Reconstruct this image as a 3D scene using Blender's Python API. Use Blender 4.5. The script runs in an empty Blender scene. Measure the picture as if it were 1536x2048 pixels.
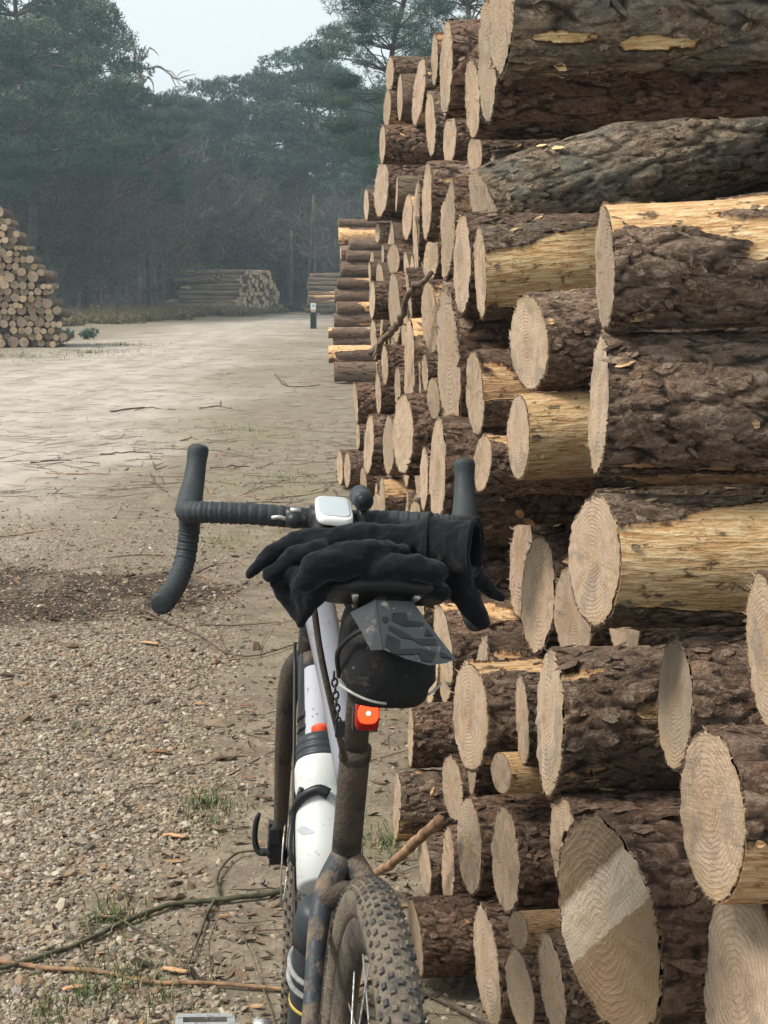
import bpy, bmesh, math, random
import numpy as np
from mathutils import Vector, Matrix
R = math.radians
rng = np.random.default_rng(7); random.seed(7)
scene = bpy.context.scene
COL = scene.collection

# ------------------------------------------------------------------ camera
FPX, HC, HOR = 3077.0, 1.24, 578.0          # focal length in photo pixels, eye height, horizon row
PITCH = math.atan((1024 - HOR) / FPX)
cam_d = bpy.data.cameras.new('camera'); cam = bpy.data.objects.new('camera', cam_d); COL.objects.link(cam)
cam.location = (0, 0, HC); cam.rotation_euler = (R(90) - PITCH, 0, 0)
cam_d.sensor_fit = 'VERTICAL'; cam_d.sensor_height = 36; cam_d.lens = 36 * FPX / 2048
cam_d.clip_start = 0.05; cam_d.clip_end = 3000
scene.camera = cam

# ------------------------------------------------------------------ sky, sun, exposure
SUN_EL, SUN_AZ = 50.0, -101.0                 # azimuth from +Y, negative = to the left
wd = bpy.data.worlds.new('World'); scene.world = wd; wd.use_nodes = True
nt = wd.node_tree; nt.nodes.clear()
sky = nt.nodes.new('ShaderNodeTexSky'); sky.sky_type = 'NISHITA'; sky.sun_disc = False
sky.sun_elevation = R(SUN_EL); sky.sun_rotation = R(SUN_AZ); sky.dust_density = 6; sky.air_density = 1.2
hs = nt.nodes.new('ShaderNodeHueSaturation'); hs.inputs['Saturation'].default_value = 0.35
mx = nt.nodes.new('ShaderNodeMix'); mx.data_type = 'RGBA'; mx.inputs[0].default_value = 0.85
mx.inputs[7].default_value = (2.75, 3.0, 3.14, 1)   # even overcast layer
bg = nt.nodes.new('ShaderNodeBackground'); bg.inputs['Strength'].default_value = 0.1
wo = nt.nodes.new('ShaderNodeOutputWorld')
nt.links.new(sky.outputs[0], hs.inputs['Color']); nt.links.new(hs.outputs[0], mx.inputs[6])
nt.links.new(mx.outputs[2], bg.inputs[0]); nt.links.new(bg.outputs[0], wo.inputs[0])
sd = bpy.data.lights.new('sun', 'SUN'); sd.energy = 1.5; sd.angle = R(18); sd.color = (1, .93, .83)
sun = bpy.data.objects.new('sun', sd); COL.objects.link(sun)
sv = Vector((math.sin(R(SUN_AZ)) * math.cos(R(SUN_EL)), math.cos(R(SUN_AZ)) * math.cos(R(SUN_EL)), math.sin(R(SUN_EL))))
sun.rotation_euler = sv.to_track_quat('Z', 'Y').to_euler()
scene.view_settings.view_transform = 'Standard'; scene.view_settings.look = 'None'
scene.view_settings.exposure = 1.72; scene.view_settings.gamma = 1
scene.cycles.max_bounces = 6; scene.cycles.volume_bounces = 0; scene.cycles.diffuse_bounces = 3
scene.cycles.use_denoising = True

# ------------------------------------------------------------------ helpers
def P(px, py, D):
    """photo pixel + distance along the optical axis -> world point"""
    xr = (px - 768) / FPX; yu = (1024 - py) / FPX
    return np.array([D * xr, D * (math.cos(PITCH) + yu * math.sin(PITCH)), HC + D * (-math.sin(PITCH) + yu * math.cos(PITCH))])
def G(px, py, z=0.0):
    """photo pixel -> point where its ray meets the height z"""
    d = P(px, py, 1.0) - np.array([0, 0, HC]); t = (z - HC) / d[2]
    return np.array([0, 0, HC]) + t * d
def pix(w):
    v = np.asarray(w, float) - np.array([0, 0, HC]); c, s = math.cos(PITCH), math.sin(PITCH)
    d = v[..., 1] * c - v[..., 2] * s; u = v[..., 1] * s + v[..., 2] * c
    return 768 + FPX * v[..., 0] / d, 1024 - FPX * u / d, d

def hash3(i, j, k, s=0):
    h = (i.astype(np.int64) * 374761393 + j.astype(np.int64) * 668265263 + k.astype(np.int64) * 2147483647 + s * 974634777) & 0xffffffff
    h = ((h ^ (h >> 13)) * 1274126177) & 0xffffffff
    h = ((h ^ (h >> 16)) * 2246822519) & 0xffffffff
    return ((h ^ (h >> 15)) & 0xffffff) / float(0xffffff)
def vnoise(p, s=0):
    i = np.floor(p).astype(np.int64); f = p - i; f = f * f * (3 - 2 * f); r = 0
    for a in (0, 1):
        for b in (0, 1):
            for c in (0, 1):
                w = (f[:, 0] if a else 1 - f[:, 0]) * (f[:, 1] if b else 1 - f[:, 1]) * (f[:, 2] if c else 1 - f[:, 2])
                r = r + w * hash3(i[:, 0] + a, i[:, 1] + b, i[:, 2] + c, s)
    return r
def fbm(p, s=0, o=4):
    r = 0; a = .5; t = 0
    for k in range(o): r = r + a * vnoise(p * 2 ** k + 7.1 * k, s + k); t += a; a *= .5
    return r / t
def voro(p, s=0):
    i = np.floor(p).astype(np.int64); F1 = np.full(len(p), 9.); F2 = F1.copy(); cid = np.zeros(len(p))
    for a in (-1, 0, 1):
        for b in (-1, 0, 1):
            for c in (-1, 0, 1):
                q = i + np.array([a, b, c])
                o = np.stack([hash3(q[:, 0], q[:, 1], q[:, 2], s + m) for m in (1, 2, 3)], 1)
                d = np.sqrt(((q + o - p) ** 2).sum(1)); h = hash3(q[:, 0], q[:, 1], q[:, 2], s + 9)
                n = d < F1; F2 = np.where(n, F1, np.minimum(F2, d)); cid = np.where(n, h, cid); F1 = np.where(n, d, F1)
    return F1, F2, cid
def sstep(a, b, x):
    t = np.clip((x - a) / (b - a), 0, 1); return t * t * (3 - 2 * t)

def npmesh(name, V, F, mat=None, smooth=True, attrs=None, cols=None, fmat=None):
    """V (n,3), F list of (m,k) index arrays"""
    me = bpy.data.meshes.new(name); V = np.asarray(V, np.float32)
    if not isinstance(F, list): F = [F]
    F = [np.asarray(f, np.int32) for f in F if len(f)]
    me.vertices.add(len(V)); me.vertices.foreach_set('co', V.ravel())
    nl = sum(f.size for f in F); npg = sum(len(f) for f in F)
    me.loops.add(nl); me.loops.foreach_set('vertex_index', np.concatenate([f.ravel() for f in F]))
    me.polygons.add(npg)
    tot = np.concatenate([np.full(len(f), f.shape[1], np.int32) for f in F])
    st = np.concatenate([[0], np.cumsum(tot)[:-1]]).astype(np.int32)
    me.polygons.foreach_set('loop_start', st); me.polygons.foreach_set('loop_total', tot)
    me.polygons.foreach_set('use_smooth', np.full(npg, smooth))
    for m in (mat if isinstance(mat, (list, tuple)) else [mat]):
        if m: me.materials.append(m)
    if fmat is not None: me.polygons.foreach_set('material_index', np.asarray(fmat, np.int32))
    for k, a in (attrs or {}).items():
        at = me.attributes.new(k, 'FLOAT', 'POINT'); at.data.foreach_set('value', np.asarray(a, np.float32))
    for k, a in (cols or {}).items():
        at = me.attributes.new(k, 'FLOAT_COLOR', 'POINT'); a = np.asarray(a, np.float32)
        if a.shape[1] == 3: a = np.concatenate([a, np.ones((len(a), 1), np.float32)], 1)
        at.data.foreach_set('color', a.ravel())
    me.update(calc_edges=True); me.validate()
    return me
def obj(name, me, parent=None, loc=(0, 0, 0), rot=(0, 0, 0), scale=1):
    o = bpy.data.objects.new(name, me); COL.objects.link(o)
    o.location = loc; o.rotation_euler = rot
    o.scale = (scale,) * 3 if not hasattr(scale, '__len__') else scale
    if parent: o.parent = parent
    return o
def tag(o, label, cat, group=None):
    o['label'] = label; o['category'] = cat
    if group: o['group'] = group
    return o
def thing(name, label, cat, loc=(0, 0, 0), rot=(0, 0, 0), scale=1, group=None):
    return tag(obj(name, None, None, loc, rot, scale), label, cat, group)
def struct(o): o['kind'] = 'structure'; return o
def stuff(o): o['kind'] = 'stuff'; return o

class MB:
    """collects geometry of one part"""
    def __init__(s): s.V = []; s.F = {}; s.n = 0
    def add(s, V, F):
        V = np.asarray(V, float); s.V.append(V)
        for f in (F if isinstance(F, list) else [F]):
            f = np.asarray(f, int)
            if len(f): s.F.setdefault(f.shape[1], []).append(f + s.n)
        s.n += len(V); return s
    def mesh(s, name, mat, smooth=True):
        return npmesh(name, np.concatenate(s.V), [np.concatenate(f) for f in s.F.values()], mat, smooth)
    def tube(s, pts, r, seg=10, cap=True):
        pts = np.asarray(pts, float); n = len(pts); r = np.broadcast_to(np.asarray(r, float), (n,))
        T = np.gradient(pts, axis=0); T /= np.linalg.norm(T, axis=1)[:, None] + 1e-12
        a = np.array([0, 0, 1.]) if abs(T[0, 2]) < .9 else np.array([1., 0, 0])
        N = np.cross(T[0], a); N /= np.linalg.norm(N); th = np.arange(seg) * 2 * math.pi / seg; V = []
        for k in range(n):
            N = N - T[k] * (N @ T[k]); N /= np.linalg.norm(N) + 1e-12; B = np.cross(T[k], N)
            V.append(pts[k] + r[k] * (np.cos(th)[:, None] * N + np.sin(th)[:, None] * B))
        V = np.concatenate(V); i = np.arange(n - 1)[:, None] * seg; j = np.arange(seg)[None]; j2 = (j + 1) % seg
        Q = np.stack([i + j, i + j2, i + seg + j2, i + seg + j], -1).reshape(-1, 4)
        Fs = [Q]
        if cap:
            V = np.concatenate([V, pts[:1], pts[-1:]]); c0, c1 = n * seg, n * seg + 1; jj = np.arange(seg); j3 = (jj + 1) % seg
            Fs.append(np.stack([np.full(seg, c0), j3, jj], 1)); Fs.append(np.stack([np.full(seg, c1), (n - 1) * seg + jj, (n - 1) * seg + j3], 1))
        return s.add(V, Fs)
    def box(s, c, h, M=None, taper=1):
        c = np.asarray(c, float); h = np.asarray(h, float)
        q = np.array([[x, y, z] for x in (-1, 1) for y in (-1, 1) for z in (-1, 1)], float)
        q[:, :2] = np.where(q[:, 2:] > 0, q[:, :2] * taper, q[:, :2]); v = q * h
        if M is not None: v = v @ np.asarray(M).T
        return s.add(v + c, np.array([[0, 1, 3, 2], [4, 6, 7, 5], [0, 4, 5, 1], [2, 3, 7, 6], [0, 2, 6, 4], [1, 5, 7, 3]]))
    def ball(s, c, r, seg=12, rings=8, M=None):
        th = np.linspace(0, math.pi, rings + 1); ph = np.arange(seg) * 2 * math.pi / seg
        V = np.stack([np.outer(np.sin(th), np.cos(ph)), np.outer(np.sin(th), np.sin(ph)), np.outer(np.cos(th), np.ones(seg))], -1).reshape(-1, 3) * np.asarray(r, float)
        if M is not None: V = V @ np.asarray(M).T
        i = np.arange(rings)[:, None] * seg; j = np.arange(seg)[None]; j2 = (j + 1) % seg
        return s.add(V + np.asarray(c), np.stack([i + j, i + seg + j, i + seg + j2, i + j2], -1).reshape(-1, 4))
    def grid(s, rows, closed=True, cap=True):
        """loft through equal-length rings"""
        rows = np.asarray(rows, float); n, m, _ = rows.shape
        i = np.arange(n - 1)[:, None] * m; j = np.arange(m if closed else m - 1)[None]; j2 = (j + 1) % m
        Fs = [np.stack([i + j, i + j2, i + m + j2, i + m + j], -1).reshape(-1, 4)]; V = rows.reshape(-1, 3)
        if cap and closed:
            V = np.concatenate([V, rows[0].mean(0)[None], rows[-1].mean(0)[None]]); jj = np.arange(m); j3 = (jj + 1) % m
            Fs += [np.stack([np.full(m, n * m), j3, jj], 1), np.stack([np.full(m, n * m + 1), (n - 1) * m + jj, (n - 1) * m + j3], 1)]
        return s.add(V, Fs)
def spline(pts, n):
    """Catmull-Rom through pts"""
    p = np.asarray(pts, float); p = np.concatenate([2 * p[:1] - p[1:2], p, 2 * p[-1:] - p[-2:-1]]); out = []
    m = len(p) - 3
    for t in np.linspace(0, m - 1e-6, n):
        k = int(t); f = t - k; a, b, c, d = p[k:k + 4]
        out.append(.5 * ((2 * b) + (-a + c) * f + (2 * a - 5 * b + 4 * c - d) * f * f + (-a + 3 * b - 3 * c + d) * f ** 3))
    return np.array(out)

# ------------------------------------------------------------------ material helpers
class NT:
    def __init__(s, name):
        s.m = bpy.data.materials.new(name); s.m.use_nodes = True; s.t = s.m.node_tree
        s.b = s.t.nodes['Principled BSDF']; s.b.inputs['Specular IOR Level'].default_value = .25
    def n(s, typ, ins=None, **kw):
        x = s.t.nodes.new('ShaderNode' + typ)
        for k, v in kw.items(): setattr(x, k, v)
        for k, v in (ins or {}).items(): s.set(x, k, v)
        return x
    def set(s, x, k, v):
        i = x.inputs[k]
        if isinstance(v, bpy.types.NodeSocket): s.t.links.new(v, i)
        elif isinstance(v, (tuple, list)) and len(v) == 3 and i.type == 'RGBA': i.default_value = (*v, 1)
        else: i.default_value = v
    def mix(s, f, a, b, mode='MIX'):
        x = s.n('Mix', data_type='RGBA', blend_type=mode); s.set(x, 0, f); s.set(x, 6, a); s.set(x, 7, b); return x.outputs[2]
    def math(s, op, a, b=0.0, c=None):
        x = s.n('Math', operation=op); s.set(x, 0, a); s.set(x, 1, b)
        if c is not None: s.set(x, 2, c)
        return x.outputs[0]
    def ramp(s, f, stops):
        x = s.n('ValToRGB'); s.set(x, 0, f); e = x.color_ramp.elements
        while len(e) < len(stops): e.new(.5)
        for k, (p, c) in enumerate(stops): e[k].position = p; e[k].color = (*c, 1) if len(c) == 3 else c
        return x.outputs[0]
    def rng(s, v, a, b, c=0., d=1.):
        x = s.n('MapRange'); s.set(x, 0, v)
        for k, q in zip((1, 2, 3, 4), (a, b, c, d)): x.inputs[k].default_value = q
        return x.outputs[0]
    def noise(s, sc, det=4, rough=.55, vec=None, dist=0.):
        x = s.n('TexNoise', {'Scale': sc, 'Detail': det, 'Roughness': rough, 'Distortion': dist})
        if vec is not None: s.set(x, 'Vector', vec)
        return x.outputs[0]
    def obj(s): return s.n('TexCoord').outputs['Object']
    def geo(s): return s.n('NewGeometry').outputs['Position']
    def scale(s, vec, sc):
        x = s.n('Mapping'); s.set(x, 0, vec); x.inputs['Scale'].default_value = sc; return x.outputs[0]
    def attr(s, nm, out='Fac'): return s.n('Attribute', attribute_name=nm).outputs[out]
    def bump(s, h, st=.4, d=.01, nrm=None):
        x = s.n('Bump', {'Strength': st, 'Distance': d, 'Height': h})
        if nrm is not None: s.set(x, 'Normal', nrm)
        s.set(s.b, 'Normal', x.outputs[0]); return x.outputs[0]
    def out(s, col=None, rough=None, **kw):
        if col is not None: s.set(s.b, 'Base Color', col)
        if rough is not None: s.set(s.b, 'Roughness', rough)
        for k, v in kw.items(): s.set(s.b, k, v)
        return s.m

# ------------------------------------------------------------------ materials of wood and ground
def mat_bark():
    n = NT('pine_bark'); o = n.obj(); info = n.n('ObjectInfo'); rnd = info.outputs['Random']
    tone = n.n('SeparateColor', {0: info.outputs['Color']})
    plate, bare, cid = n.attr('plate'), n.attr('bare'), n.attr('cid')
    add = n.n('VectorMath', operation='ADD'); n.set(add, 0, o); off = n.n('CombineXYZ', {0: n.math('MULTIPLY', rnd, 37.)}); n.set(add, 1, off.outputs[0])
    v = add.outputs[0]
    fine = n.noise(13, 7, .72, v); big = n.noise(1.6, 3, .5, v)
    lev = n.math('MULTIPLY', n.noise(2.3, 6, .62, n.scale(v, (.75, 1.5, 1.5)), .5), 17.); lid = n.math('FLOOR', lev); fr = n.math('FRACT', lev)
    wn = n.n('TexWhiteNoise', noise_dimensions='2D'); n.set(wn, 0, n.n('CombineXYZ', {0: lid, 1: n.math('MULTIPLY', cid, 3.1)}).outputs[0])
    pick = n.math('ADD', n.math('MULTIPLY', wn.outputs[0], .36), n.math('ADD', n.math('MULTIPLY', fine, .58), n.math('MULTIPLY', cid, .14)))
    c = n.ramp(pick, [(.24, (.034, .023, .017)), (.39, (.115, .077, .055)), (.51, (.235, .165, .122)), (.63, (.39, .295, .235)), (.78, (.55, .46, .39))])
    red = n.rng(n.noise(3.2, 4, .6, v), .57, .70); c = n.mix(n.math('MULTIPLY', red, .45), c, (.34, .165, .08))
    gry = n.rng(big, .45, .65); c = n.mix(n.math('MULTIPLY', gry, tone.outputs[2]), c, n.mix(fine, (.085, .085, .082), (.26, .255, .24)))
    c = n.mix(n.rng(fr, .0, .16, .65, 0.), c, (.022, .015, .012))
    c = n.mix(n.rng(plate, .0, .42, .10, 1.), (.014, .010, .008), c)
    st = n.scale(v, (.5, 3.5, 3.5)); streak = n.noise(4, 5, .6, st)
    w = n.ramp(streak, [(.28, (.38, .20, .095)), (.45, (.56, .37, .20)), (.58, (.70, .53, .33)), (.75, (.77, .64, .46))])
    spot = n.rng(n.noise(4.5, 6, .74, n.scale(v, (.6, 1., 1.))), .55, .63); w = n.mix(n.math('MULTIPLY', spot, .85), w, (.05, .035, .026))
    rim = n.rng(n.math('ABSOLUTE', n.math('SUBTRACT', bare, .5)), .0, .42, 1., 0.)
    w = n.mix(n.math('MULTIPLY', rim, .8), w, (.26, .10, .035))
    c = n.mix(n.rng(bare, .35, .6), c, w)
    c = n.mix(1., c, n.n('CombineColor', {0: tone.outputs[0], 1: n.math('MULTIPLY', tone.outputs[0], tone.outputs[1]), 2: n.math('MULTIPLY', tone.outputs[0], n.math('MULTIPLY', tone.outputs[1], .88))}).outputs[0], 'MULTIPLY')
    terr = n.math('ADD', lid, n.rng(fr, .0, .22))
    hgt = n.math('ADD', n.math('MULTIPLY', fine, 1.1), n.math('MULTIPLY', terr, .22)); hb = n.math('ADD', n.math('MULTIPLY', streak, .35), n.math('MULTIPLY', fine, .12))
    hm_ = n.n('Mix'); n.set(hm_, 0, n.rng(bare, .3, .7)); n.set(hm_, 2, hgt); n.set(hm_, 3, hb)
    n.bump(hm_.outputs[0], .9, .06)
    return n.out(c, n.rng(fine, .3, .7, .75, .95), **{'Specular IOR Level': .2})
def mat_cut(two=False):
    n = NT('sawn_pine_two_tone' if two else 'sawn_pine'); o = n.obj(); info = n.n('ObjectInfo'); rnd = info.outputs['Random']
    sx = n.n('SeparateXYZ', {0: o})
    cy = n.math('ADD', sx.outputs[1], n.math('MULTIPLY', n.math('SUBTRACT', rnd, .5), .36))
    r7 = n.math('FRACT', n.math('MULTIPLY', rnd, 17.3)); cz = n.math('ADD', sx.outputs[2], n.math('MULTIPLY', n.math('SUBTRACT', r7, .5), .36))
    rr = n.math('SQRT', n.math('ADD', n.math('MULTIPLY', cy, cy), n.math('MULTIPLY', cz, cz)))
    add = n.n('VectorMath', operation='ADD'); n.set(add, 0, o); n.set(add, 1, n.n('CombineXYZ', {0: n.math('MULTIPLY', rnd, 50.)}).outputs[0]); v = add.outputs[0]
    wob = n.noise(2.2, 4, .5, v); rd = n.math('ADD', rr, n.math('MULTIPLY', wob, .15))
    ring = n.math('SINE', n.math('ADD', n.math('MULTIPLY', rd, 96.), n.math('MULTIPLY', n.noise(9, 3, .6, v), 4.))); ring = n.rng(ring, -.2, 1.)
    pale = n.ramp(r7, [(0., (.82, .645, .475)), (.3, (.72, .54, .39)), (.55, (.80, .60, .42)), (.75, (.60, .48, .375)), (.95, (.76, .56, .43))]); gry = n.mix(n.rng(rnd, .55, 1.), pale, (.46, .375, .28))
    c = n.mix(n.math('MULTIPLY', ring, .42), gry, (.40, .24, .115))
    ang = n.math('ARCTAN2', cz, cy); cn = n.noise(1.6, 3, .6, n.n('CombineXYZ', {0: n.math('MULTIPLY', ang, 2.2), 1: n.math('MULTIPLY', rnd, 91.), 2: n.math('MULTIPLY', rr, .25)}).outputs[0]); crack = n.math('MULTIPLY', n.rng(n.math('ABSOLUTE', n.math('SUBTRACT', cn, .5)), .0, .018, 1., 0.), n.rng(rr, .12, .3, 0., .85))
    stain = n.rng(n.noise(1.1, 4, .6, v, .4), .52, .60, 0., .7); c = n.mix(stain, c, n.mix(r7, (.34, .30, .25), (.42, .29, .17)))
    c = n.mix(n.math('MULTIPLY', crack, n.rng(r7, .3, .5)), c, (.10, .06, .035))
    heart = n.rng(n.math('ADD', rr, n.math('MULTIPLY', wob, .3)), .35, .62, .32, 0.); c = n.mix(heart, c, (.50, .29, .15))
    grime = n.noise(3.0, 5, .65, v); c = n.mix(n.rng(grime, .50, .70, 0, .6), c, (.34, .235, .15))
    spk = n.noise(44, 4, .7, v); c = n.mix(n.rng(spk, .50, .72, 0, .6), c, (.22, .145, .085))
    c = n.mix(n.rng(n.noise(26, 4, .7, v), .52, .7, 0, .45), c, (.72, .60, .45))
    c = n.mix(n.rng(rr, .86, .99, 0, .6), c, (.58, .42, .24))
    if two:                                                     # darker upper part, pale diagonal band, tan lower part
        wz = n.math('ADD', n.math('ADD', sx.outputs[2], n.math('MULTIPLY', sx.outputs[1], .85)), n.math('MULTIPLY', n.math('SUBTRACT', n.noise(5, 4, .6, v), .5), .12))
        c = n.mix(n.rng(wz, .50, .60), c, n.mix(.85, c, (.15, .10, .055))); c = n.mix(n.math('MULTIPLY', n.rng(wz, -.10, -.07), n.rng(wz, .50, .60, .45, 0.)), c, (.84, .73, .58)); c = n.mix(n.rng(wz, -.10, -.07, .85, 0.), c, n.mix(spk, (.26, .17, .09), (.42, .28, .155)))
    rt = n.n('VectorRotate', {'Vector': v, 'Angle': n.math('MULTIPLY', rnd, 40.)}, rotation_type='X_AXIS').outputs[0]; saw = n.noise(2.2, 3, .6, n.scale(rt, (1, .8, 11))); c = n.mix(n.rng(saw, .46, .68, 0, .5), c, (.44, .31, .20))
    n.bump(n.math('ADD', n.math('ADD', spk, n.math('MULTIPLY', n.noise(120, 2, .6, v), .8)), n.math('ADD', n.math('MULTIPLY', saw, .8), n.math('MULTIPLY', ring, .25))), .7, .025)
    return n.out(c, .9)
def mat_simple(name, c0, c1, sc, rough=.85, bump=.3, bd=.01, det=5, use='obj', **kw):
    n = NT(name); v = n.obj() if use == 'obj' else n.geo(); x = n.noise(sc, det, .6, v)
    n.bump(x, bump, bd); return n.out(n.mix(n.rng(x, .35, .65), c0, c1), rough, **kw)
def mat_attr(name, rough=.9, nz=40, amt=.35, bump=.3, bd=.003, **kw):
    n = NT(name); c = n.attr('col', 'Color'); x = n.noise(nz, 4, .6, n.geo())
    c = n.mix(amt, c, n.mix(x, (.25, .25, .25), (1.5, 1.5, 1.5)), 'MULTIPLY') if amt else c
    if bump: n.bump(x, bump, bd)
    return n.out(c, rough, **kw)
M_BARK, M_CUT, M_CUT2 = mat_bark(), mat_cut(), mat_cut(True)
M_TWIG = mat_simple('dead_twig', (.05, .036, .026), (.17, .125, .09), 60, .9, .5, .004)
M_TWIG_RED = mat_simple('stripped_twig', (.13, .075, .045), (.34, .21, .12), 35, .85, .4, .004)
M_TWIG_MOSS = mat_simple('mossy_branch', (.045, .042, .03), (.12, .115, .07), 40, .95, .6, .005)

# ------------------------------------------------------------------ ground
EDGE_R = np.array([G(*q)[:2] for q in [(-420, 1500), (-160, 1260), (0, 1110), (150, 1000), (300, 880), (420, 790), (520, 715), (600, 665), (625, 645), (640, 632), (610, 622)]])
EDGE_L = np.array([G(*q)[:2] for q in [(-900, 900), (-300, 790), (0, 716), (150, 692), (260, 664), (400, 648), (500, 638), (560, 630), (585, 624), (600, 620)]])
GRAV = np.array([G(*q)[:2] for q in [(480, 2300), (440, 2048), (330, 1900), (300, 1800), (350, 1700), (360, 1600), (380, 1500), (380, 1400), (420, 1300), (440, 1200), (440, 1100), (430, 1020)]])
def height(x, y):
    p = np.stack([x * .55, y * .55, 0 * x], 1); q = np.stack([x * 3.1, y * 3.1, 0 * x + 4], 1)
    near = np.exp(-np.maximum(0, y - 10) / 25)
    return (fbm(p, 3, 3) - .5) * .05 * near + (fbm(q, 5, 3) - .5) * .018 * near - .012 * near
def masks(x, y):
    w = (fbm(np.stack([x * .9, y * .5, 0 * x], 1), 11, 4) - .5); w2 = (fbm(np.stack([x * 4, y * 4, 0 * x], 1), 12, 3) - .5)
    sc = np.clip(y * .06, .15, 2.)
    xr = np.interp(y, EDGE_R[:, 1], EDGE_R[:, 0]); xl = np.interp(y, EDGE_L[:, 1], EDGE_L[:, 0])
    sand = sstep(-1, 1, (xr - x + w * 2.0 * sc) / sc) * sstep(-1, 1, (x - xl + w * 2 * sc) / sc)
    sand = np.where(y > 84, 0, sand)
    xg = np.interp(y, GRAV[:, 1], GRAV[:, 0]); grav = sstep(-.16, .16, xg - x + w * .5 + w2 * .25) * sstep(9.5, 5.0, y + w * 3)
    lit = np.exp(-((y - 6.5 - (x + 1) * .25 + w * 1.6) / .42) ** 2) * sstep(-.35, -.85, x + w) * sstep(-3, -1.2, x)
    lit = np.clip(lit * (1.0 + w2 * 3.) * 2.2, 0, 1)
    gp = [G(500, 870), G(560, 820), G(440, 960), G(600, 690), G(620, 655), G(460, 1080), G(150, 700), G(60, 712), G(420, 1610), G(230, 1850), G(260, 1960), G(560, 960), G(430, 840), G(780, 1680)]
    gr_ = [.8, 1.2, .45, 3., 4., .3, 1.2, 1., .10, .09, .12, .5, .8, .13]; grass = 0 * x
    for g, r in zip(gp, gr_): grass = np.maximum(grass, np.exp(-(((x - g[0]) / r) ** 2 + ((y - g[1]) / (r * 1.4)) ** 2)))
    grass = np.clip(grass * (1 + w * 3 + w2 * 2), 0, 1)
    forest = np.clip(sstep(0, 5, xl - 1.5 - x + w * 6) * sstep(24, 34, y) + sstep(66, 76, y + w * 8) + sstep(.8, 4, x - .25 * y + w * 4) * sstep(22, 30, y), 0, 1) * (1 - sand)
    return sand, grav, lit, grass, forest
def build_ground():
    ys = np.concatenate([np.linspace(-4, 1.9, 24), 1.9 + np.cumsum(np.geomspace(.016, 1.1, 420))]); ys = np.concatenate([ys, np.geomspace(ys[-1] * 1.05, 420, 16)])
    us = np.linspace(-1, 1, 261); us = np.sign(us) * np.abs(us) ** 1.35
    yy, uu = np.meshgrid(ys, us, indexing='ij'); xx = uu * (2.2 + .62 * np.maximum(yy, 0)); x, y = xx.ravel(), yy.ravel()
    z = height(x, y); s, g, l, gr, fo = masks(x, y)
    z = z - s * .02 * np.exp(-np.maximum(0, y - 10) / 25) + l * .012
    m = len(us); i = np.arange(len(ys) - 1)[:, None] * m; j = np.arange(m - 1)[None]
    F = np.stack([i + j, i + j + 1, i + m + j + 1, i + m + j], -1).reshape(-1, 4)
    n = NT('forest_ground'); v = n.geo()
    big, mid, fine = n.noise(.7, 5, .6, v), n.noise(7, 5, .6, v), n.noise(70, 5, .7, v)
    soil = n.ramp(n.math('ADD', n.math('MULTIPLY', mid, .5), n.math('MULTIPLY', fine, .5)), [(.3, (.075, .062, .044)), (.48, (.165, .135, .098)), (.62, (.26, .22, .163)), (.78, (.40, .355, .285))])
    soil = n.mix(n.rng(big, .45, .62, 0, .5), soil, n.mix(fine, (.15, .135, .09), (.24, .21, .15)))
    tracks = n.math('ADD', n.math('MULTIPLY', n.noise(1.0, 5, .6, n.scale(v, (2.4, .16, 1)), .5), .32), n.math('MULTIPLY', n.noise(1.9, 8, .74, n.scale(v, (1., .6, 1.))), .68))
    sand = n.ramp(n.math('ADD', n.math('MULTIPLY', tracks, .7), n.math('MULTIPLY', fine, .3)), [(.36, (.17, .145, .120)), (.46, (.285, .248, .208)), (.55, (.385, .34, .29)), (.68, (.46, .415, .36))])
    vo = n.n('TexVoronoi', {'Vector': n.scale(v, (1, 1, .3)), 'Scale': 62., 'Randomness': 1.}); peb = n.ramp(n.n('SeparateColor', {0: vo.outputs['Color']}).outputs[0], [(0, (.13, .10, .075)), (.3, (.24, .185, .13)), (.6, (.33, .275, .205)), (.85, (.42, .37, .30)), (1, (.36, .21, .12))])
    peb = n.mix(n.rng(vo.outputs['Distance'], .3, .75), peb, (.09, .072, .05))
    c = n.mix(n.attr('sand'), soil, sand); c = n.mix(n.math('MULTIPLY', n.attr('gravel'), .85), c, peb)
    lit = n.ramp(n.math('ADD', n.math('MULTIPLY', mid, .4), n.math('MULTIPLY', fine, .6)), [(.35, (.022, .016, .012)), (.52, (.06, .042, .03)), (.68, (.15, .10, .07))])
    c = n.mix(n.attr('litter'), c, lit)
    gn = n.rng(n.math('ADD', n.attr('grass'), n.math('MULTIPLY', n.math('SUBTRACT', mid, .5), .9)), .35, .8)
    c = n.mix(n.math('MULTIPLY', gn, .32), c, n.mix(fine, (.095, .092, .05), (.27, .24, .15)))
    fl = n.ramp(n.noise(.9, 6, .7, v), [(.3, (.045, .036, .024)), (.5, (.10, .083, .05)), (.65, (.17, .145, .085))]); c = n.mix(n.attr('forest'), c, fl)
    h = n.math('ADD', n.math('MULTIPLY', fine, .6), n.math('MULTIPLY', n.math('MULTIPLY', n.attr('gravel'), n.math('SUBTRACT', 1., vo.outputs['Distance'])), .9))
    n.bump(h, .8, .012); mat = n.out(c, .95, **{'Specular IOR Level': .15})
    me = npmesh('ground', np.stack([x, y, z], 1), F, mat, True, {'sand': s, 'gravel': g, 'litter': l, 'grass': gr, 'forest': fo})
    struct(obj('ground', me))
build_ground()
def gz(x, y):
    x = np.atleast_1d(np.asarray(x, float)); y = np.atleast_1d(np.asarray(y, float)); s, g, l, _, _ = masks(x, y)
    return height(x, y) - s * .02 * np.exp(-np.maximum(0, y - 10) / 25) + l * .012

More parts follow.
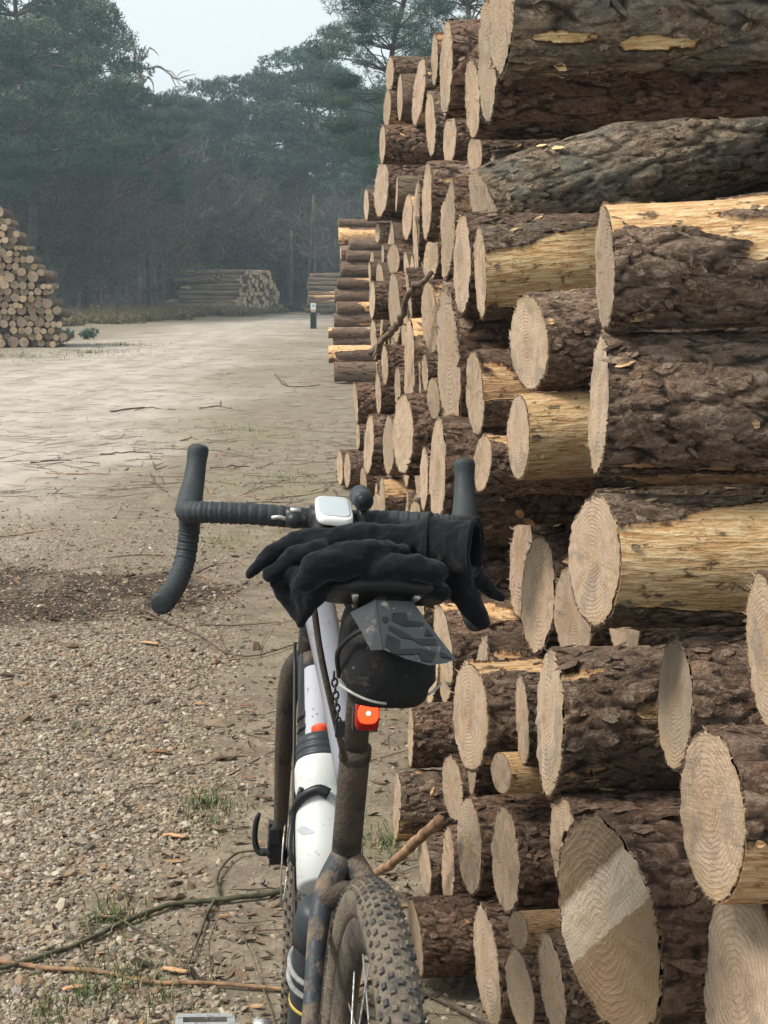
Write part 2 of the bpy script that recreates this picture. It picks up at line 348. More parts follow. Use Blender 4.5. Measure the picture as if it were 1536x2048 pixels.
# pebbles
ICO_V = np.array([[0, 0, 1], [.894, 0, .447], [.276, .851, .447], [-.724, .526, .447], [-.724, -.526, .447], [.276, -.851, .447], [.724, .526, -.447], [-.276, .851, -.447], [-.894, 0, -.447], [-.276, -.851, -.447], [.724, -.526, -.447], [0, 0, -1]])
ICO_F = np.array([[0, 1, 2], [0, 2, 3], [0, 3, 4], [0, 4, 5], [0, 5, 1], [1, 6, 2], [2, 7, 3], [3, 8, 4], [4, 9, 5], [5, 10, 1], [6, 7, 2], [7, 8, 3], [8, 9, 4], [9, 10, 5], [10, 6, 1], [11, 7, 6], [11, 8, 7], [11, 9, 8], [11, 10, 9], [11, 6, 10]])
def rotmats(n, tilt=.5):
    a = rng.uniform(0, 2 * math.pi, n); b = rng.normal(0, tilt, n); c = rng.normal(0, tilt, n)
    z, o = np.zeros(n), np.ones(n)
    Rz = np.stack([np.cos(a), -np.sin(a), z, np.sin(a), np.cos(a), z, z, z, o], 1).reshape(-1, 3, 3)
    Rx = np.stack([o, z, z, z, np.cos(b), -np.sin(b), z, np.sin(b), np.cos(b)], 1).reshape(-1, 3, 3)
    Ry = np.stack([np.cos(c), z, np.sin(c), z, o, z, -np.sin(c), z, np.cos(c)], 1).reshape(-1, 3, 3)
    return Rx @ Ry @ Rz
def scatter(name, base_V, base_F, pos, size, col, mat, tilt=.5, jit=.0, smooth=True, flat=True):
    n = len(pos); B = base_V[None] * size[:, None, :]
    if jit: B = B * (1 + rng.uniform(-jit, jit, (n, len(base_V), 1)))
    V = np.einsum('nij,nkj->nki', rotmats(n, tilt), B) + pos[:, None]
    F = (base_F[None] + (np.arange(n) * len(base_V))[:, None, None]).reshape(-1, base_F.shape[1])
    return npmesh(name, V.reshape(-1, 3), F, mat, smooth, cols={'col': np.repeat(col, len(base_V), 0)})
def rand_ground(n, y0, y1, f, pw=1.):
    y = y0 + (y1 - y0) * rng.uniform(0, 1, n) ** pw; x = rng.uniform(-1, 1, n) * (.30 * y + .1); k = rng.uniform(0, 1, n) < f(x, y)
    x, y = x[k], y[k]; return np.stack([x, y, gz(x, y)], 1)
M_STONE = mat_attr('pebble', .8, 120, .5, .25, .002)
def stone_cols(n):
    pal = np.array([[.43, .335, .225], [.50, .42, .30], [.33, .24, .155], [.52, .46, .36], [.27, .215, .155], [.38, .235, .135], [.32, .295, .255], [.60, .53, .41], [.20, .165, .125], [.45, .335, .21]])
    pal = pal * .8 + pal.mean(1, keepdims=True) * np.array([[.21, .2, .18]])
    return pal[rng.choice(len(pal), n, p=[.22, .17, .17, .05, .13, .06, .05, .03, .05, .07])] * rng.uniform(.45, .85, (n, 1))
def stones():
    def f(x, y): g = masks(x, y)[1]; return np.clip(g, 0, 1)
    def f2(x, y): s, g, l, _, _ = masks(x, y); return np.clip(.42 - .03 * y, .08, 1) * (1 - s * .6)
    pts = np.concatenate([rand_ground(96000, 2.2, 5.2, f), rand_ground(44000, 5.0, 9.0, f)]); n = len(pts)
    s = np.exp(rng.normal(math.log(.0041), .45, n))[:, None] * np.stack([rng.uniform(.9, 1.6, n), rng.uniform(.8, 1.1, n), rng.uniform(.45, .75, n)], 1)
    pts[:, 2] += s[:, 2] * rng.uniform(-.4, .5, n)
    stuff(tag(obj('gravel', scatter('gravel', ICO_V, ICO_F, pts, s, stone_cols(n), M_STONE, .35, .16, False)), 'loose tan and grey pebble gravel beside the bicycle', 'gravel'))
    pts = rand_ground(52000, 2.2, 14, f2, 1.6); n = len(pts)
    s = np.exp(rng.normal(math.log(.0034), .5, n))[:, None] * np.stack([rng.uniform(.9, 1.6, n), rng.uniform(.8, 1.1, n), rng.uniform(.4, .7, n)], 1)
    stuff(tag(obj('scattered_pebbles', scatter('scattered_pebbles', ICO_V, ICO_F, pts, s, stone_cols(n), M_STONE, .35, .15, False)), 'fine pebbles strewn over the bare sandy soil', 'pebbles'))
stones()

# leaf, bark-crumb and twig litter
LEAF_V = np.array([[-1, 0, 0], [-.3, -.5, .12], [.5, -.42, .1], [1, 0, .25], [.5, .42, .14], [-.3, .5, .2], [0, 0, -.05]]); LEAF_F = np.array([[6, 0, 1], [6, 1, 2], [6, 2, 3], [6, 3, 4], [6, 4, 5], [6, 5, 0]])
CHIP_V = np.array([[-1, -.4, 0], [.7, -.5, 0], [1, .2, 0], [.1, .55, 0], [-.8, .35, 0], [-.9, -.3, .22], [.6, -.4, .25], [.85, .2, .2], [.1, .42, .3], [-.7, .25, .22]]); CHIP_F = np.array([[5, 6, 7], [5, 7, 8], [5, 8, 9], [0, 1, 6], [0, 6, 5], [1, 2, 7], [1, 7, 6], [2, 3, 8], [2, 8, 7], [3, 4, 9], [3, 9, 8], [4, 0, 5], [4, 5, 9]])
M_LITTER = mat_attr('dead_litter', .9, 60, .5, .3, .002)
def litter():
    def f(x, y): s, g, l, _, _ = masks(x, y); return np.clip(l * 1.6 + .12 * (1 - s) + .16 * np.exp(-(x + .1) ** 2 / .3) * (1 - s), 0, 1)
    pts = rand_ground(34000, 2.2, 13, f, 1.25); n = len(pts); pts[:, 2] += .003 + rng.uniform(0, .01, n) * masks(pts[:, 0], pts[:, 1])[2]
    pal = np.array([[.16, .105, .068], [.09, .06, .042], [.27, .165, .09], [.34, .22, .12], [.055, .04, .03], [.22, .18, .13]])
    col = pal[rng.choice(6, n, p=[.28, .26, .14, .06, .16, .10])]; col = col * np.where(masks(pts[:, 0], pts[:, 1])[2] > .4, .7, 1.)[:, None]
    sz = np.exp(rng.normal(math.log(.011), .42, n))[:, None] * np.stack([np.ones(n), rng.uniform(.4, .8, n), rng.uniform(.5, 1., n)], 1)
    k = rng.uniform(0, 1, n) < .55
    stuff(tag(obj('leaf_litter', scatter('leaf_litter', LEAF_V, LEAF_F, pts[k], sz[k], col[k], M_LITTER, .3, .1, False)), 'brown fallen leaves and bark crumbs strewn on the soil', 'leaf litter'))
    stuff(tag(obj('bark_crumbs', scatter('bark_crumbs', CHIP_V, CHIP_F, pts[~k], sz[~k] * .8, col[~k], M_LITTER, .25, .15, False)), 'small dark bark crumbs strewn across the bare soil', 'bark crumbs'))
    # short thin twigs: three-sided slivers
    pts = np.concatenate([rand_ground(6000, 2.4, 14, lambda x, y: .22 + .6 * masks(x, y)[2], 1.1), rand_ground(7000, 8, 36, lambda x, y: .30 + 0 * x)]); n = len(pts); pts[:, 2] += .004
    SV = np.array([[-1, .02, 0], [-1, -.02, 0], [-1, 0, .035], [.1, .14, 0], [.1, .10, 0], [.1, .12, .03], [1, .0, .01], [1, -.01, .01], [1, 0, .02]]); SF = np.concatenate([[[a + b, a + (b + 1) % 3, a + 3 + (b + 1) % 3, a + 3 + b] for b in range(3)] for a in (0, 3)])
    L = np.exp(rng.normal(math.log(.042), .6, n)) * np.where(pts[:, 1] > 9, 2.2, 1.)
    far = np.where(pts[:, 1] > 9, 1.6, 1.)
    col = np.array([[.10, .075, .055], [.05, .038, .03], [.2, .15, .11]])[rng.choice(3, n)]
    a = scatter('twig_litter', SV, np.array(SF), pts, np.stack([L, L * .5, np.minimum(L * .8, .06) * far], 1), col, M_LITTER, .04, .0, False)
    stuff(tag(obj('twig_litter', a), 'thin broken twigs scattered over the sandy track', 'twigs'))
    # fine needles / grass straw on the soil
litter()
def grass_tufts():
    cs = [(G(410, 1612), .11, 260), (G(225, 1835), .085, 240), (G(250, 1960), .13, 260), (G(150, 1460), .03, 40), (G(780, 1690), .10, 200), (G(560, 955), .5, 160), (G(440, 1085), .3, 160), (G(500, 860), .9, 240), (G(170, 1985), .12, 160), (G(90, 2020), .1, 120), (G(430, 1650), .1, 90), (G(330, 1995), .14, 150), (G(180, 705), 1.3, 300), (G(40, 712), 1.6, 300), (G(240, 690), 1., 200)]
    V, F, C = [], [], []; n0 = 0
    for c, r, n in cs:
        far = max(1., c[1] / 9)
        for k in range(n):
            a = rng.uniform(0, 6.28); d = r * abs(rng.normal(0, .55)); x, y = c[0] + d * math.cos(a), c[1] + d * 1.5 * math.sin(a); z = float(gz(x, y)[0])
            h = rng.uniform(.008, .03) * far ** .8; b = rng.uniform(0, 6.28); l = rng.uniform(.3, 1.3) * h; w = .0013 * far
            dx, dy = math.cos(b), math.sin(b); px_, py_ = -dy * w, dx * w
            V += [(x + px_, y + py_, z - .003), (x - px_, y - py_, z - .003), (x + dx * l * .5 - px_ * .7, y + dy * l * .5 - py_ * .7, z + h * .7), (x + dx * l * .5 + px_ * .7, y + dy * l * .5 + py_ * .7, z + h * .7), (x + dx * l, y + dy * l, z + h)]
            F.append((n0, n0 + 1, n0 + 2, n0 + 3)); F.append((n0 + 3, n0 + 2, n0 + 4, n0 + 4)); n0 += 5
            g = rng.uniform(.7, 1.25); col = np.array([.085, .125, .045]) * g if rng.uniform() < .72 else np.array([.26, .22, .12]) * g
            C += [col] * 5
    F = np.array(F); Q, T = F[0::2], F[1::2, :3]
    me = npmesh('grass', np.array(V), [Q, T], mat_attr('grass_blades', .8, 20, .3, 0), False, cols={'col': np.array(C)})
    stuff(tag(obj('grass', me), 'short green grass tufts growing in sand and gravel', 'grass'))
grass_tufts()

def stick(name, pts, r0, r1, mat, label, group=None, sides=(), n=26, kink=.0, cat='twig'):
    p = spline(pts, n); p = p + rng.normal(0, kink, p.shape)
    m = MB(); m.tube(p, np.linspace(r0, r1, n) * rng.uniform(.9, 1.1, n), 7)
    for s_, a, b in sides:
        q = spline(s_, 14); q = q + rng.normal(0, kink * .5, q.shape); m.tube(q, np.linspace(a, b, 14), 6)
    return tag(obj(name, m.mesh(name, mat)), label, cat, group)
def gpts(l, lift=.008): return [np.array([g[0], g[1], float(gz(g[0], g[1])[0]) + lift + (q[2] if len(q) > 2 else 0)]) for q in l for g in [G(q[0], q[1])]]
stick('fallen_branch', gpts([(-30, 1950), (60, 1925), (170, 1890), (250, 1850), (340, 1815), (440, 1803), (550, 1790), (640, 1775)], .010), .0042, .0066, M_TWIG_MOSS,
      'mossy fallen branch with side shoots lying across the gravel', None,
      [(gpts([(440, 1803), (432, 1768), (448, 1735), (475, 1712), (515, 1708)], .012), .004, .002), (gpts([(430, 1804), (412, 1840), (398, 1880), (372, 1945)], .010), .0045, .002), (gpts([(182, 1886), (178, 1850), (228, 1843), (280, 1870), (350, 1908)], .012), .003, .0014), (gpts([(160, 1890), (178, 1930), (230, 1965)], .008), .002, .001)], 40, .0006, 'branch')
stick('fallen_branch', gpts([(-30, 1922), (90, 1938), (200, 1948), (300, 1970), (400, 1972), (480, 1974), (560, 1975), (640, 1978)], .008), .0045, .004, M_TWIG_RED, 'thin reddish stick peeled in patches behind the mossy branch end', None, (), 40, .0006, 'branch')
stick('arched_twig', gpts([(425, 1968), (420, 1930), (419, 1900, .02), (445, 1866, .03), (490, 1900, .02), (525, 1970), (548, 2040)], .006), .0022, .0012, M_TWIG, 'thin black twig arching over the soil beside the crank', None, [(gpts([(440, 1870, .03), (480, 1850), (550, 1842)]), .0013, .0008)], 30, .0004)
stick('dark_twig', gpts([(280, 1228), (340, 1250), (400, 1275), (450, 1308), (500, 1316), (560, 1300), (610, 1280)], .01), .0035, .002, M_TWIG, 'long dark twig with forks under the handlebar drop', None, [(gpts([(400, 1250), (395, 1235, .03), (394, 1215, .06)]), .002, .001), (gpts([(400, 1252), (480, 1252), (560, 1245)]), .0035, .0015), (gpts([(455, 1308), (440, 1270), (470, 1240)]), .0018, .0008), (gpts([(520, 1314), (525, 1285), (545, 1250)]), .0018, .0008)], 36, .0008)
TW = [[(460, 1550), (500, 1525), (552, 1500)], [(90, 941), (150, 946), (220, 947)], [(300, 905), (312, 940), (330, 970)], [(420, 936), (490, 932), (560, 941)], [(480, 988), (540, 994), (605, 985)], [(390, 1150), (430, 1130), (482, 1124)], [(550, 748), (575, 772), (640, 770)], [(-10, 1068), (60, 1062), (112, 1055)], [(200, 903), (270, 900), (325, 903)], [(-5, 1150), (15, 1135), (30, 1130)], [(360, 1155), (420, 1160), (470, 1185)], [(60, 920), (120, 915), (200, 926)], [(220, 820), (290, 812), (350, 818)], [(360, 875), (380, 872), (395, 874)], [(400, 815), (440, 812), (470, 818)], [(300, 950), (318, 975), (335, 985)], [(540, 1030), (550, 1050), (560, 1065)], [(330, 1110), (280, 1108), (210, 1112)], [(480, 1015), (500, 1003), (560, 1002)], [(450, 1205), (470, 1188), (490, 1175)], [(430, 1520), (470, 1512), (540, 1512)], [(280, 1235), (240, 1228), (200, 1232)]]
for k, l in enumerate(TW):
    d = G(*l[1])[1]; r = .0016 * max(1, d / 4)
    stick('dry_twig', gpts(l, r), r * 1.4, r * .7, [M_TWIG, M_TWIG_RED][k % 3 == 1], 'thin dry twig lying loose on the bare ground', 'dry twigs on the ground', [(gpts([l[1], (l[1][0] + rng.uniform(-25, 25), l[1][1] + rng.uniform(-14, 10))], r), r, r * .5)], 14, r * .8)
FL = [(350, 1676, 1.7, 0), (350, 1945, 1.5, 0), (400, 1408, 1., 0), (520, 1466, 1.3, 2), (490, 1408, 1., 1), (300, 1290, 2.2, 0), (515, 1690, .6, 0), (320, 1505, 1.6, 1), (470, 1322, 1., 2), (450, 1518, 1.7, 2), (500, 1560, .8, 1), (215, 1838, 1., 0), (150, 1975, 1.3, 0), (525, 1602, 1.4, 2)]
for px, py, s, c in FL:
    g = G(px, py); m = MB(); w = .017 * s; q = spline([(-1, 0, .0), (-.4, .1, .18), (.3, -.1, .14), (1, .05, .02)], 9) * np.array([w, w * .5, w * .5])
    rows = [[p_ + np.array([0, -a * w * .38 * rng.uniform(.7, 1.1), b]) for a, b in ((-1, 0), (0, .003), (1, 0), (0, -.002))] for p_ in q]; m.grid(rows)
    me = m.mesh('bark_flake', [mat_simple('bark_flake_a', (.42, .235, .12), (.52, .33, .19), 30), mat_simple('bark_flake_b', (.17, .08, .045), (.29, .15, .085), 30), mat_simple('bark_flake_c', (.07, .045, .03), (.15, .09, .055), 30)][c])
    tag(obj('bark_flake', me, None, (g[0], g[1], float(gz(g[0], g[1])[0]) + .007), (0, 0, rng.uniform(-.4, .4))), ['orange flake of pine bark lying on the gravel', 'reddish curled piece of bark on the soil', 'dark charred chip of bark on the soil'][c], 'bark flake', ['orange bark flakes', 'reddish bark pieces', 'dark bark chips'][c])

# ------------------------------------------------------------------ logs
PHI = R(9)                                   # the logs of the near pile point this far away from the camera's right
# near pile: name, u (along the pile), v (where the cut end is), z, radius, then the end's outline in the photograph
PILE = '''A1,1.825,0.561,1.265,0.0798,1210,405,668,40;A2,1.828,0.558,1.099,0.0868,1198,668,950,42;A3,1.791,0.545,0.912,0.0826,1190,985,1255,95;A4,2.333,0.597,1.157,0.0744,1058,590,782,80;A5,2.318,0.579,1.012,0.0699,1037,785,965,45;A6,3.019,0.763,0.686,0.1177,1043,1010,1240,48;A7,2.001,0.549,0.647,0.1002,1100,1300,1590,60;A8,1.746,0.636,0.739,0.0839,1350,1270,1545,75;A9,1.452,0.622,0.876,0.0790,1528,1145,1455,70;A10,1.345,0.530,0.741,0.0835,1425,1460,1810,140;A11,1.584,0.505,0.533,0.1291,1215,1620,2080,205;A12,1.358,0.573,0.554,0.1058,1485,1770,2200,160;A13,1.925,0.551,0.498,0.0674,1128,1590,1790,55;A14,2.503,0.546,0.516,0.0963,940,1320,1545,68;A15,2.317,0.591,0.560,0.0718,1045,1350,1530,30;A16,2.367,0.569,0.457,0.0355,1003,1503,1590,42;A17,2.904,0.599,0.252,0.0674,905,1510,1645,40;A18,2.612,0.571,0.244,0.0905,940,1590,1790,50;A19,2.402,0.587,0.295,0.0920,1012,1610,1830,50;A20,2.941,0.550,0.084,0.0635,850,1665,1790,30;A21,2.804,0.571,0.125,0.0801,897,1655,1820,28;A22,2.595,0.469,0.082,0.0722,832,1795,1955,28;A23,2.414,0.560,0.103,0.1081,975,1805,2060,55;A24,2.164,0.550,0.275,0.0304,1037,1820,1900,42;A25,2.058,0.575,0.235,0.0803,1105,1860,2080,55;A26,2.252,0.576,0.136,0.0637,1040,1900,2060,60;A27,3.031,0.508,0.177,0.0701,795,1545,1680,12;A28,3.085,0.546,0.310,0.0657,822,1410,1535,12;A29,3.116,0.622,0.499,0.0871,888,1205,1370,35;A30,2.503,0.724,0.691,0.0814,1145,1130,1320,80;A31,2.363,0.772,0.696,0.0509,1250,1190,1315,80;B1,2.652,0.597,0.935,0.0532,965,865,985,38;B2,2.720,0.597,1.053,0.0745,950,705,870,40;B3,2.931,0.591,1.104,0.1451,897,570,870,48;B4,2.786,0.586,1.282,0.0922,925,430,632,40;B5,3.750,0.754,1.380,0.1192,897,365,560,30;B6,2.956,0.668,1.379,0.0942,972,335,530,50;B7,4.447,0.840,1.156,0.1043,860,565,708,30;B8,6.156,1.020,1.166,0.1407,790,545,685,28;B9,7.118,1.172,1.376,0.0729,787,487,550,24;B10,4.492,0.851,1.328,0.0696,862,470,565,28;B11,4.642,0.816,1.007,0.1488,820,635,830,20;B12,4.082,0.782,0.947,0.0574,867,755,840,25;B13,4.211,0.722,0.838,0.1114,807,790,950,45;B14,5.417,0.876,0.687,0.1074,778,830,950,22;B15,6.121,0.908,0.615,0.1232,738,830,952,20;B16,2.802,0.546,0.903,0.1003,876,835,1050,35;B17,4.028,0.747,0.736,0.0838,848,895,1020,20;B18,5.420,0.853,0.493,0.0765,765,955,1040,12;B19,5.464,0.915,0.898,0.0629,795,735,805,12;B20,9.583,1.236,0.124,0.1106,680,900,970,12;B21,8.004,1.072,0.294,0.0924,695,905,975,12;B22,7.847,1.135,0.250,0.0740,727,935,992,14;B23,7.474,1.045,0.683,0.1042,712,765,850,8;B24,9.580,1.351,0.321,0.0867,716,845,900,8;C1,2.617,0.583,1.268,0.0816,962,450,640,24;T1,2.280,0.537,1.669,0.1207,1005,-180,150,45;T2,2.492,0.563,1.600,0.0964,975,5,245,38;T3,3.259,0.705,1.636,0.0815,945,120,275,30;T4,3.425,0.682,1.717,0.1045,893,45,235,30;T4b,4.278,0.862,1.649,0.0706,900,228,330,28;T5,3.583,0.686,1.762,0.0614,870,65,172,12;T6,4.533,0.857,1.718,0.0986,862,180,315,18;T7,5.206,0.943,1.892,0.1145,838,115,252,22;T8,6.232,1.011,2.083,0.0697,780,115,185,18;T9,6.215,0.998,1.950,0.0747,775,180,255,14;T10,5.265,0.829,1.724,0.0660,765,250,328,12;T11,7.504,1.176,1.718,0.1416,763,320,437,30;T12,11.814,1.736,1.874,0.1143,733,380,440,10;T13,4.222,0.789,1.478,0.1062,855,325,480,20;T14,7.118,1.237,1.567,0.1039,815,390,480,20;T15,7.312,1.523,1.861,0.0913,920,275,352,28;T15b,3.759,0.820,1.564,0.0488,950,270,350,28;T16,4.684,1.209,1.711,0.0519,1070,232,300,40;T17,4.641,1.274,1.820,0.0529,1120,155,225,80;D1,11.826,1.823,1.664,0.0804,755,445,487,10;D2,5.584,0.888,0.965,0.0733,770,690,770,14;D3,6.395,0.964,1.195,0.0833,745,560,640,12;D4,7.719,1.171,0.985,0.1009,748,640,720,12;D5,6.186,0.957,0.818,0.0864,757,745,830,14'''
AXIS = R(6)
def log_mesh(k, bare_amt, seg, nl, L=16., rough=1., dense=True, shear=(0, 0), splint=110):
    """unit-radius log along +X: bark mesh and cut-face mesh"""
    th = np.arange(seg) * 2 * math.pi / seg
    t = np.linspace(0, 1, nl); xs = L * (t ** 1.5 if dense else t)
    X, T = np.meshgrid(xs, th, indexing='ij'); x, a = X.ravel(), T.ravel(); c, s = np.cos(a), np.sin(a)
    q = np.stack([x * .28 + k * 13, c * .9, s * .9], 1); oval = 1 + .035 * np.cos(2 * a + k) + .07 * (fbm(q, k, 2) - .5)
    low = fbm(np.stack([x * .16 + 31 * k, c * .8, s * .8], 1), 50 + k, 4)
    face = -c * .85 + s * .5                                   # side the big stripped band sits on
    fld = low + .16 * face * (bare_amt > .3) + .26 * (fbm(np.stack([x * .8 + k, c * 2.0, s * 2.0], 1), 60 + k, 6) - .5)
    thr = {0: .74, .1: .655, .2: .60, .4: .575, .6: .515, .9: .40}[bare_amt]
    bare = sstep(thr - .008, thr + .008, fld)
    w = .35 * np.stack([fbm(np.stack([x * 1.3, c * 3, s * 3], 1), 70 + k + m, 3) - .5 for m in range(3)], 1)
    F1, F2, cid = voro(np.stack([x * .95 + 5 * k, c * 2.3, s * 2.3], 1) + w * 2.2, 80 + k)
    G1, G2, cid2 = voro(np.stack([x * 2.6 + 3 * k, c * 5.6, s * 5.6], 1) + w * 3, 90 + k)
    plate = sstep(.02, .24, F2 - F1) * .65 + sstep(.02, .3, G2 - G1) * .35
    plate = np.clip(plate - .0 * low, 0, 1)
    fine = fbm(np.stack([x * 7, c * 12, s * 12], 1), 7 + k, 3) - .5
    tn = fbm(np.stack([x * .9 + 3 * k, c * 1.9, s * 1.9], 1) + w, 33 + k, 5) * 15; lay = (cid - .5) * .4 + (cid2 - .5) * .3 + .55 * (np.floor(tn) + sstep(0, .3, tn - np.floor(tn)) - 7.5) * .28
    d = rough * (.05 * (plate - .6) + .042 * lay + .03 * fine)
    r = oval * (1 + np.where(bare > .5, -.055 + .01 * fine, d) * sstep(-.3, .25, x + .2)) * (1 + .012 * x / L * 3)
    # branch knots
    for kk in range(5):
        kx, ka = hash3(np.array([k]), np.array([kk]), np.array([1]))[0] * 9 + .8, hash3(np.array([k]), np.array([kk]), np.array([2]))[0] * 6.28
        dd = np.sqrt((x - kx) ** 2 + (np.mod(a - ka + 3.1416, 6.2832) - 3.1416) ** 2); r = r + .055 * np.exp(-(dd / .26) ** 2) - .05 * np.exp(-(dd / .12) ** 2)
    y_, z_ = r * c, r * s
    V = np.stack([x, y_, z_], 1); e = np.clip(1 - x / 1.2, 0, 1)
    V[:, 0] += e * (math.tan(shear[0]) * y_ + math.tan(shear[1]) * z_)
    i = np.arange(nl - 1)[:, None] * seg; j = np.arange(seg)[None]; j2 = (j + 1) % seg
    Q = np.stack([i + j, i + seg + j, i + seg + j2, i + j2], -1).reshape(-1, 4)
    inner = V[:seg].copy(); inner[:, 1:] *= .945; inner[:, 0] = math.tan(shear[0]) * inner[:, 1] + math.tan(shear[1]) * inner[:, 2] + .004
    b = len(V); jj = np.arange(seg); j3 = (jj + 1) % seg; Q2 = np.stack([jj, j3, b + j3, b + jj], 1)
    ones = np.zeros(seg); VV = np.concatenate([V, inner]); pl_ = np.concatenate([plate, ones + .4]); ba_ = np.concatenate([bare, ones]); ci_ = np.concatenate([cid * .6 + cid2 * .4, ones + .4]); FK = []
    if seg > 60:                                                # lifted bark flakes
        gg = np.random.default_rng(300 + k); fv, fp, fc_ = [], [], []; n0 = len(VV)
        for q_ in range(420):
            xi = int(nl * gg.uniform(.02, .9)); aj = int(gg.uniform(0, seg)); p0 = V[xi * seg + aj]
            if bare[xi * seg + aj] > .5 and gg.uniform() < .85: continue
            o_ = np.array([0, math.cos(th[aj]), math.sin(th[aj])]); tg = np.array([0, -o_[2], o_[1]]); ax_ = np.array([1., 0, 0]); rt = gg.normal(0, .5); e1 = ax_ * math.cos(rt) + tg * math.sin(rt); e2 = tg * math.cos(rt) - ax_ * math.sin(rt)
            l, w_ = gg.uniform(.05, .19), gg.uniform(.03, .10); up_ = gg.uniform(.015, .05); base = p0 + o_ * .006
            ring = [(-1, 0, .0), (-.45, -.8, .3), (.45, -.9, .6), (1, -.1, 1.), (.5, .8, .9), (-.4, .9, .4)]
            fv += [base + e1 * l * a_ * gg.uniform(.75, 1.15) + e2 * w_ * b_ * gg.uniform(.7, 1.2) + o_ * up_ * c_ - o_ * .5 * (w_ * b_) ** 2 for a_, b_, c_ in ring] + [base + o_ * up_ * .45]
            m0 = n0 + len(fv) - 7; FK += [[m0 + i_, m0 + (i_ + 1) % 6, m0 + 6] for i_ in range(6)]; fp += [gg.uniform(.5, 1.)] * 7; fc_ += [gg.uniform(0, 1.)] * 7
        VV = np.concatenate([VV, fv]); pl_ = np.concatenate([pl_, fp]); ba_ = np.concatenate([ba_, np.repeat((gg.uniform(0, 1, len(fv) // 7) < .05) * 1., 7)]); ci_ = np.concatenate([ci_, fc_])
    bark = npmesh('bark', VV, [Q, Q2, np.array(FK).reshape(-1, 3)], M_BARK, True, {'plate': pl_, 'bare': ba_, 'cid': ci_})
    # cut face
    nr = 9 if seg > 60 else 3; fr = np.linspace(1, 0, nr + 1)[:-1]; W = []
    for f in fr:
        p = np.zeros((seg, 3)); p[:, 1:] = inner[:, 1:] * f * 1.004
        rel = (fbm(np.stack([p[:, 1] * 6, p[:, 2] * 6, np.full(seg, k * 3.)], 1), 5, 3) - .5) * .05 + (fbm(np.stack([p[:, 1] * 1.1, p[:, 2] * 14, np.full(seg, k * 3.)], 1), 6, 2) - .5) * .03
        p[:, 0] = math.tan(shear[0]) * p[:, 1] + math.tan(shear[1]) * p[:, 2] - .012 + rel * (1 if seg > 60 else 0); W.append(p)
    W = np.concatenate(W); ii = np.arange(nr - 1)[:, None] * seg; FQ = np.stack([ii + j, ii + j2, ii + seg + j2, ii + seg + j], -1).reshape(-1, 4)
    W = np.concatenate([W, [[-.012, 0, 0]]]); FT = np.stack([(nr - 1) * seg + jj, (nr - 1) * seg + j3, np.full(seg, len(W) - 1)], 1)
    W = W.tolist(); FT = FT.tolist()
    rr = np.random.default_rng(100 + k)
    for q_ in range(splint):                                    # torn fibres round the rim
        a_ = rr.choice([rr.uniform(0, 6.28), rr.normal(4.4, .5), rr.normal(2.6, .4)], p=[.25, .4, .35]); m_ = int(a_ / 6.2832 * seg) % seg; p = inner[m_].copy(); l = abs(rr.normal(0, .045)) + .012; wd_ = rr.uniform(.004, .013)
        out = np.array([0, math.cos(a_), math.sin(a_)]); tn = np.array([0, -out[2], out[1]]); base = p * np.array([1, .99, .99]) - np.array([.012, 0, 0])
        tip = base + out * l * rr.uniform(.4, 1) + tn * rr.normal(0, .03) - np.array([l * rr.uniform(.1, .9), 0, 0]); m0 = len(W)
        W += [list(base + tn * wd_), list(base - tn * wd_), list(tip), list(base + np.array([.03, 0, 0]) + out * .015)]
        FT += [[m0, m0 + 1, m0 + 2], [m0 + 1, m0 + 3, m0 + 2], [m0 + 3, m0, m0 + 2]]
    cut = npmesh('cut_face', np.array(W), [FQ, np.array(FT)], M_CUT, True)
    back = npmesh('cut_face', np.concatenate([V[-seg:], [[L, 0, 0]]]), np.stack([jj, j3, np.full(seg, seg)], 1), M_CUT, False)
    return bark, cut, back
AMT = [0, 0, .1, .1, .2, .4, .6, 0, .2, .9]
HI = [log_mesh(k, AMT[k], 176, 190, 16., 1. if k != 9 else .7, True, (0, 0), 150) for k in range(10)]
LO = [log_mesh(20 + k, [0, .1, .2, .4, 0][k], 40, 30, 16., 1.3, False, (0, 0), 12) for k in range(5)]
FAR = [log_mesh(30 + k, [0, .1, .4][k], 14, 8, 27., 1.3, False, (0, 0), 0) for k in range(3)]
def log(var, loc, rot, r, label, group=None, tone=(1, .95, .3), back=False, cut=(0, 0)):
    t = thing('pine_log', label, 'log', loc, (0, rot[1], rot[2]), r, group)
    S = Matrix.Identity(4); S[0][1] = -math.tan(cut[0]); S[0][2] = math.tan(cut[1]); S = S @ Matrix.Rotation(rot[0], 4, 'X')   # saw cut not square to the log
    for nm, me in zip(('bark', 'cut_face', 'cut_face'), var if back else var[:2]):
        o = obj(nm, me, t); o.color = (*tone, 1); o.matrix_parent_inverse = S
    return t
